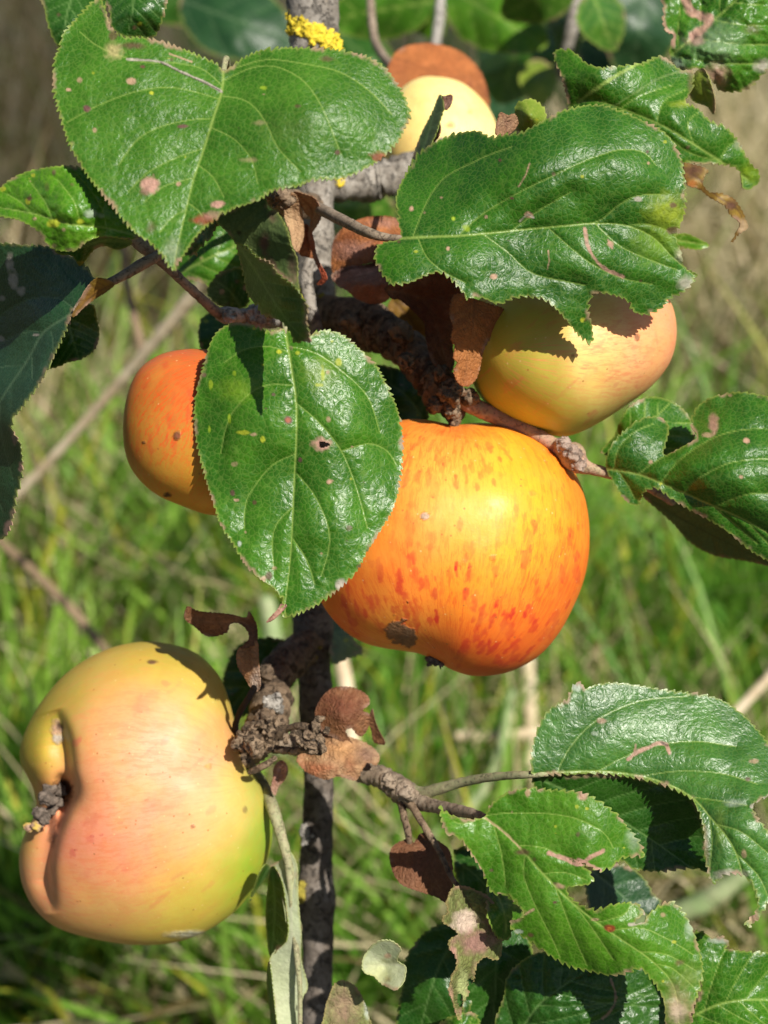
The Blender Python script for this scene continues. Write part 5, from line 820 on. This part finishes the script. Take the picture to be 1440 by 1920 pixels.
leaf1('tattered withered leaf curled into tan and green shreds, hanging bottom centre', [(850, 1664), (870, 1662), (890, 1668), (915, 1680), (930, 1700), (938, 1730), (942, 1765), (938, 1795), (925, 1800), (910, 1795), (895, 1808), (888, 1840), (876, 1850), (880, 1862), (868, 1880), (864, 1912), (856, 1905), (848, 1875), (842, 1858), (847, 1830), (856, 1815), (855, 1795), (842, 1775), (845, 1760), (860, 1752), (848, 1740), (832, 1730), (831, 1718), (840, 1710), (838, 1690)],
      [(862, 1664), (890, 1720), (890, 1790), (860, 1908)], [(862, 1664, 2), (835, 1722, -6), (870, 1730, 2), (938, 1765, 6), (890, 1790, 0), (862, 1905, -2), (920, 1700, 3)], .404, 'withered', 'tan', seed=87, teeth=(3, 9), puff=.5, wav=1.2, crinkle=.4, nsec=2, name='dead_leaf', holes=[(863, 1872, 5, 13), (881, 1842, 4, 8)],
      spots=[(870, 1730, 24, 22, 'paletan', .95, .3), (890, 1765, 30, 20, (.32, .17, .14), .9, .4), (925, 1740, 14, 36, (.3, .18, .12), .8, .4), (850, 1790, 7, 24, 'pink', .9, .4), (868, 1850, 10, 24, (.45, .5, .2), .8, .5), (845, 1866, 5, 16, 'tan', .8, .4)])
leaf1('plain brown dead leaf hanging from the thin stalk, below the lower right twig', [(768, 1572), (745, 1580), (733, 1592), (730, 1610), (738, 1638), (752, 1658), (775, 1668), (800, 1676), (820, 1682), (838, 1692), (848, 1670), (850, 1640), (848, 1612), (840, 1590), (815, 1572), (800, 1560), (785, 1566), (776, 1580)], [(770, 1578), (800, 1620), (838, 1690)], [(770, 1578, 4), (838, 1690, 0), (733, 1610, 2), (790, 1620, -3), (848, 1620, 6)], .424, 'umber', 'tan', seed=88, teeth=(1.5, 10), puff=.3, wav=.6, name='dead_leaf', spots=[(790, 1620, 50, 50, (.20, .085, .045), .8, .9)], nsec=4)
leaf1('mottled brown and green leaf top at the bottom edge, right of the upright branch', [(606, 1960), (608, 1900), (618, 1865), (630, 1842), (650, 1840), (668, 1852), (680, 1872), (690, 1900), (700, 1960)], [(650, 1955), (648, 1900), (645, 1842)], [(650, 1955, 0), (645, 1842, 4), (606, 1900, 4), (692, 1900, 5)], .42, 'withered', 'under', seed=89, teeth=(2, 8), spots=[(645, 1885, 26, 36, (.32, .2, .14), .7, .6), (688, 1890, 5, 20, 'silver', .8, .5)], nsec=3)
# hanging pale underside leaf
leaf1('pale grey-green leaf underside hanging vertically, left of the upright branch', [(506, 1626), (525, 1612), (543, 1598), (556, 1622), (558, 1660), (560, 1700), (565, 1750), (565, 1800), (577, 1850), (566, 1880), (564, 1970), (522, 1970), (514, 1900), (508, 1850), (505, 1815), (507, 1795), (520, 1777), (534, 1766), (537, 1740), (530, 1690), (520, 1650)],
      [(541, 1600), (548, 1650), (546, 1700), (548, 1770), (556, 1850), (562, 1960)], [(541, 1600, 2), (508, 1626, 6), (548, 1750, -3), (577, 1850, 4), (505, 1815, 3), (540, 1960, 2)], .432, 'pale', 'deep', seed=90, teeth=(1.2, 9), puff=.25, wav=.4, keel=-.5, convex=-1, nsec=5, petm='pale' if 0 else 'pet',
      pet=[(466, 1425, .470, 9), (478, 1450, .464, 11), (497, 1480, .452, 12), (513, 1520, .438, 12), (528, 1570, .436, 10), (541, 1620, .4335, 9), (547, 1680, .432, 7), (552, 1750, .4305, 6), (562, 1850, .431, 5), (562, 1950, .432, 4)], spots=[(556, 1890, 2, 6, 'dark')],
      extra=[dict(name='curled_edge', out=[(508, 1626), (520, 1634), (530, 1660), (536, 1700), (540, 1740), (536, 1764), (520, 1780), (508, 1795), (501, 1770), (498, 1720), (501, 1670)], mid=[(510, 1630), (515, 1700), (510, 1790)], dep=[(510, 1630, 4), (498, 1720, 16), (538, 1740, -2), (508, 1795, 4), (532, 1670, 0)], d0=.431, mat=M['deep'], back=M['pale'], teeth=(1.2, 8), puff=.3, wav=.3, seed=91, keel=.2),
             dict(name='curled_edge', out=[(504, 1800), (509, 1830), (514, 1880), (522, 1960), (512, 1960), (505, 1890), (500, 1840)], mid=[(504, 1805), (515, 1950)], dep=[(504, 1805, 2), (515, 1950, 2), (500, 1840, 8)], d0=.431, mat=M['deep'], back=M['pale'], teeth=(1, 8), puff=.2, wav=.2, seed=92, keel=.2),
             dict(name='curled_edge', out=[(500, 1620), (510, 1632), (498, 1650), (480, 1672), (470, 1690), (478, 1660), (488, 1635)], mid=[(505, 1625), (474, 1682)], dep=[(505, 1625, 4), (474, 1682, 6), (500, 1645, 8)], d0=.431, mat=M['deep'], back=M['pale'], teeth=(1, 8), puff=.2, wav=.2, seed=93, keel=.2)])
# --- dry leaves
leaf1('curled dark brown dead leaf arching above the kidney-shaped apple', [(346, 1160), (352, 1138), (370, 1146), (400, 1150), (430, 1152), (460, 1158), (466, 1146), (476, 1162), (482, 1180), (481, 1205), (470, 1212), (450, 1216), (466, 1198), (462, 1180), (445, 1168), (430, 1172), (425, 1185), (405, 1193), (385, 1192), (365, 1175)],
      [(346, 1158), (400, 1166), (455, 1166), (474, 1190), (462, 1212)], [(346, 1158, -2), (400, 1150, 2), (400, 1190, 8), (474, 1180, 0), (455, 1214, 0)], .42, 'umber', 'umber', seed=95, teeth=(2, 8), puff=.2, wav=.8, nsec=0, name='dead_leaf', spots=[(390, 1160, 36, 12, (.22, .11, .06), .8, .6), (472, 1190, 10, 20, (.2, .09, .05), .7, .5)],
      extra=[dict(out=[(448, 1215), (465, 1208), (481, 1202), (484, 1230), (486, 1260), (488, 1285), (480, 1298), (470, 1290), (458, 1270), (446, 1250), (443, 1230)], mid=[(468, 1208), (468, 1240), (483, 1295)], dep=[(468, 1208, 0), (443, 1235, 3), (486, 1260, -2), (480, 1296, 2)], d0=.42, mat=M['tan'], back=M['umber'], teeth=(1.5, 8), puff=.3, wav=.6, seed=96, spots=[(465, 1235, 16, 30, (.28, .13, .05), .7, .6), (480, 1275, 8, 18, 'paletan', .8, .5)])],
      pet=[(478, 1288, .4215, 7), (465, 1310, .424, 6), (450, 1335, .432, 6), (441, 1362, .440, 6), (446, 1378, .448, 7), (462, 1385, .455, 7)], petm='tan')
leaf1('dark red-brown dead leaf standing right of the lower spur', [(590, 1338), (600, 1312), (618, 1293), (640, 1287), (668, 1291), (690, 1305), (693, 1320), (680, 1332), (693, 1340), (692, 1360), (682, 1378), (672, 1380), (660, 1366), (648, 1372), (660, 1395), (630, 1385), (605, 1372), (595, 1355)], [(594, 1352), (630, 1340), (690, 1318)], [(594, 1352, 4), (690, 1318, 2), (640, 1290, 4), (680, 1378, 3), (640, 1340, -3)], .435, 'umber', 'umber', seed=97, teeth=(2, 8), puff=.3, wav=.7, name='dead_leaf', spots=[(640, 1325, 40, 26, (.16, .045, .025), .7, .7)], nsec=4,
      extra=[dict(out=[(694, 1336), (698, 1330), (702, 1348), (710, 1370), (722, 1394), (712, 1396), (700, 1390), (696, 1370), (690, 1352)], mid=[(696, 1334), (700, 1362), (720, 1394)], dep=[(696, 1334, 0), (720, 1394, 3), (696, 1375, 4)], d0=.436, mat=M['umber'], back=M['umber'], teeth=(1.2, 7), puff=.2, wav=.3, seed=98)])
leaf1('orange-tan curled dead leaf lying across the lower right twig', [(600, 1362), (620, 1368), (650, 1380), (680, 1390), (700, 1402), (712, 1420), (705, 1435), (690, 1430), (678, 1446), (668, 1463), (650, 1460), (632, 1456), (612, 1462), (590, 1455), (570, 1444), (556, 1424), (566, 1412), (585, 1416), (602, 1404), (606, 1384)], [(602, 1372), (640, 1410), (672, 1458)], [(602, 1372, 4), (640, 1400, -2), (712, 1415, 5), (660, 1460, 1), (560, 1425, 3), (620, 1440, -4)], .437, 'tan', 'rust', seed=99, teeth=(1.8, 8), puff=.5, wav=1.3, crinkle=.35, name='dead_leaf', spots=[(640, 1408, 22, 16, (.62, .33, .14), .7, .7), (590, 1445, 30, 14, (.40, .12, .05), .7, .6), (690, 1412, 20, 16, (.24, .14, .10), .7, .6), (655, 1440, 8, 22, (.30, .11, .05), .5, .8)], nsec=4)
leaf1('pinkish brown dead leaf, lower of the two behind the large glossy leaf stalk', [(622, 515), (650, 500), (690, 495), (735, 480), (740, 510), (728, 530), (735, 550), (722, 566), (698, 570), (672, 562), (650, 545), (632, 535)], [(735, 500), (690, 515), (630, 528)], [(735, 500, 0), (630, 528, 4), (690, 566, 4), (690, 500, 5), (680, 530, -3)], .443, 'pinkdry', 'tan', seed=101, teeth=(1.5, 9), puff=.3, wav=.9, crinkle=.3, name='dead_leaf', nsec=4, h=3, scars=[([(630, 512), (660, 502), (700, 498), (740, 486)], 3, 'dark', .7)])
leaf1('reddish brown dead leaf, upper of the two behind the large glossy leaf stalk', [(624, 455), (640, 430), (665, 414), (700, 405), (740, 408), (755, 430), (750, 460), (735, 480), (700, 490), (660, 500), (624, 510)], [(750, 440), (690, 455), (630, 490)], [(750, 440, 0), (630, 490, 4), (700, 405, 5), (680, 460, -3)], .452, 'rust', 'tan', seed=102, teeth=(1.5, 9), puff=.3, wav=.9, name='dead_leaf', nsec=4, h=3, spots=[(660, 470, 34, 14, 'pink', .6, .6), (720, 418, 30, 8, 'pink', .5, .6), (665, 505, 30, 6, 'dark', .6, .5)])
leaf1('pale tan leaf scale hanging on the grey stem, left one of the hanging pair', [(538, 366), (550, 362), (562, 380), (568, 410), (570, 440), (564, 462), (557, 472), (548, 460), (544, 435), (534, 410), (534, 388)], [(550, 364), (552, 410), (557, 470)], [(550, 364, 0), (557, 470, 0), (534, 400, 4), (568, 410, 4)], .43, 'tan', 'rust', seed=103, teeth=(1, 8), puff=.2, wav=.5, name='dead_leaf', nsec=3, spots=[(550, 410, 18, 50, (.55, .36, .20), .7, .7)])
leaf1('twisted orange-tan dead leaf with a red curled tip, hanging on the grey stem', [(550, 360), (570, 364), (590, 372), (600, 390), (601, 408), (592, 425), (584, 438), (588, 450), (592, 475), (600, 495), (611, 515), (612, 525), (602, 534), (593, 533), (602, 522), (600, 510), (590, 490), (580, 455), (578, 435), (582, 410), (572, 400), (562, 380)], [(555, 362), (585, 395), (582, 440), (592, 480), (607, 518), (596, 532)], [(555, 362, 0), (601, 400, -3), (580, 450, 2), (608, 520, -1), (572, 400, 4)], .43, 'tan', 'rust', seed=104, teeth=(1, 8), puff=.2, wav=.5, name='dead_leaf', nsec=0, h=2.2, spots=[(600, 510, 18, 34, (.50, .10, .045), .9, .5), (588, 460, 10, 24, (.50, .13, .06), .8, .5)])
leaf1('brown dead leaf in the shade behind the hanging pair on the grey stem', [(560, 430), (575, 420), (586, 440), (590, 470), (592, 484), (575, 482), (560, 474)], [(574, 422), (576, 450), (582, 482)], [(574, 422, 0), (582, 482, 0)], .438, 'rust', 'rust', seed=105, teeth=(1, 8), name='dead_leaf', nsec=2, h=3)
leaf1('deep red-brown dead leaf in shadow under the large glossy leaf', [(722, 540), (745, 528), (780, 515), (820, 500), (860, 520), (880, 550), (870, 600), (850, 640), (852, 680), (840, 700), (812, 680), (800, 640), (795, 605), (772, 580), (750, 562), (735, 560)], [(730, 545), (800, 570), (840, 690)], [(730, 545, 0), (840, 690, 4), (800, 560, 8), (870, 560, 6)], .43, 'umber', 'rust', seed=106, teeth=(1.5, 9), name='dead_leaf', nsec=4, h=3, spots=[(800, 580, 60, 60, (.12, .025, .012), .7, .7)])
leaf1('orange-brown ribbed dead leaf hanging between the spur and the pale yellow and pink apple', [(848, 560), (862, 550), (890, 560), (925, 572), (945, 580), (940, 596), (925, 625), (908, 655), (900, 690), (892, 712), (875, 725), (858, 716), (852, 695), (858, 680), (850, 670), (854, 650), (846, 635), (850, 612), (844, 590)], [(890, 562), (885, 620), (868, 715)], [(890, 562, 2), (868, 715, 2), (846, 630, -4), (935, 590, 6), (895, 640, 4)], .405, 'rust', 'tan', seed=107, teeth=(2.5, 8), puff=.4, wav=.5, name='dead_leaf', nsec=6, ang=58, spots=[(880, 640, 40, 60, (.42, .18, .055), .55, .8)])
leaf1('dull tan leaf behind the gnarled spur in shadow', [(735, 560), (765, 570), (790, 590), (802, 620), (805, 650), (780, 660), (740, 640), (722, 600)], [(740, 565), (770, 600), (800, 650)], [(740, 565, 0), (800, 650, 2)], .468, 'ochre', 'tan', seed=108, teeth=(1, 9), name='dead_leaf', nsec=3, h=3.2)
leaf1('orange-brown blurred dead leaf behind the pale yellow apple', [(730, 120), (745, 95), (775, 83), (815, 82), (860, 95), (895, 125), (912, 160), (918, 200), (905, 240), (860, 260), (790, 240), (745, 200), (722, 150)], [(740, 110), (820, 140), (900, 220)], [(740, 110, 0), (900, 220, 6), (820, 90, 8), (820, 150, -6)], .56, 'rust', 'tan', seed=109, teeth=(2, 9), name='dead_leaf', nsec=4, h=4, spots=[(820, 110, 90, 40, (.55, .18, .05), .7, .8)])
leaf1('small crumpled brown dead leaf on the top edge of the large glossy leaf', [(930, 250), (934, 222), (940, 210), (952, 216), (966, 214), (972, 230), (962, 246), (945, 256)], [(940, 212), (950, 232), (950, 254)], [(940, 212, 0), (950, 254, 2), (970, 230, 4)], .405, 'tan', 'umber', seed=110, teeth=(1.5, 6), name='dead_leaf', nsec=0, wav=.9, spots=[(950, 232, 22, 20, (.22, .12, .08), .7, .6)])
leaf1('rolled brown dead scrap below the lower spur cluster', [(514, 1438), (528, 1425), (540, 1440), (534, 1462), (522, 1475), (516, 1492), (508, 1478), (512, 1458)], [(528, 1426), (524, 1455), (514, 1488)], [(528, 1426, 0), (514, 1488, 0)], .44, 'pinkdry', 'umber', seed=111, teeth=(1, 7), name='dead_leaf', nsec=0)

# ================================================================== leaves of the shrubs behind, out of focus
def far_leaf(label, cx, cy, ln, wd, deg, d0, mat, seed, tilt=18, curl=8):
    a = math.radians(deg); ux, uy = math.cos(a), math.sin(a); pts = []
    for k in range(24):
        t = k/24*2*math.pi; u_ = -math.cos(t); v_ = math.sin(t)*(1-.22*u_)*(1-.25*u_*u_)
        pts.append((cx+ux*u_*ln/2-uy*v_*wd/2, cy+uy*u_*ln/2+ux*v_*wd/2))
    mid = [(cx-ux*ln/2, cy-uy*ln/2), (cx, cy), (cx+ux*ln/2, cy+uy*ln/2)]
    rr = np.random.default_rng(seed); t1, t2 = rr.normal(0, tilt, 2)
    dep = [(mid[0][0], mid[0][1], t1+curl), (mid[2][0], mid[2][1], -t1+curl), (cx, cy, -curl), (cx-uy*wd/2, cy+ux*wd/2, t2), (cx+uy*wd/2, cy-ux*wd/2, -t2)]
    e = sheet('background_leaf', pts, mid, dep, d0, M[mat], M['under'], h=5, teeth=(4, 14), nsec=4, seed=seed, wav=1.5); tag(e, label, 'leaf', 'blurred leaves of the bushes behind')
for k, (lab, *a) in enumerate([
    ('blurred dark leaf in the top left background, left of the lichened stem', 450, 40, 240, 150, 20, .80, 'bluegreen'),
    ('blurred dark leaf at the very top, between the left corner leaves and the stem', 360, -10, 200, 120, 160, .85, 'deep'),
    ('blurred bright green leaf just right of the lichened stem at the top edge', 710, 20, 220, 110, 170, .75, 'green'),
    ('blurred green leaf left of the pale background twig at the top', 800, 20, 120, 90, 70, .8, 'fresh'),
    ('blurred bright green leaf at the top edge, right of the pale background twig', 930, 30, 220, 140, 30, .75, 'fresh'),
    ('blurred glossy green leaf above the large glossy leaf', 965, 110, 180, 150, 110, .8, 'green'),
    ('blurred yellow-green leaf above the small rounded leaf', 1010, 155, 90, 70, 80, .75, 'yellowgreen'),
    ('blurred dark green leaf right of the orange-brown dead leaf', 935, 170, 150, 110, 80, .9, 'bluegreen'),
    ('blurred mid green leaf at the top, just right of the brown background twig', 1130, 40, 120, 90, 70, .7, 'green'),
    ('blurred dark leaf at the top, left of the worn corner leaf', 1200, 50, 220, 150, 100, .8, 'bluegreen'),
    ('blurred near-black leaf in the upper right gap above the long green leaf', 1160, 110, 160, 100, 20, .85, 'deep'),
    ('blurred green leaf seen in the gap right of the stem, above the reddish dead leaf', 675, 385, 140, 90, 10, .65, 'green'),
    ('blurred pale leaf spot right of the stem, beside the reddish dead leaf', 633, 430, 40, 60, 80, .6, 'under'),
    ('blurred green leaf at the top edge, above the worn corner leaf', 1010, -10, 160, 110, 150, .7, 'green'),
    ('blurred dark leaf low behind the lichen ring', 500, 90, 160, 110, 60, .9, 'deep'),
    ('blurred dark leaf behind the right end of the lichen ring', 690, 110, 140, 90, 40, 1.0, 'deep'),
    ('blurred dark leaf behind the brown background twig', 1060, 30, 170, 130, 90, 1.0, 'deep'),
    ]): far_leaf(lab, *a, seed=200+k)
def far_twig(label, pts, mt, **k):
    o = tube('background_twig', pts, M[mt], **k); tag(o, label, 'twig', 'blurred twigs of the bushes behind')
far_twig('blurred brown background twig at the top, between the bright and the dark leaves', [(1085, -120, .75, 12), (1080, 0, .75, 14), (1070, 60, .75, 12), (1050, 140, .76, 9)], 'bark', amp=.15)
far_twig('blurred thin pale twig at the top, above the orange-brown dead leaf', [(828, -100, .7, 9), (826, 0, .7, 10), (820, 60, .7, 10), (812, 110, .7, 8)], 'paleb', amp=.15)
far_twig('blurred curved brown twig right of the lichened stem', [(690, -60, .65, 8), (700, 60, .62, 8), (715, 100, .60, 9), (740, 130, .58, 7)], 'twig', amp=.15)
# a few leaves of the same tree, just above the frame, that shade what hangs below them
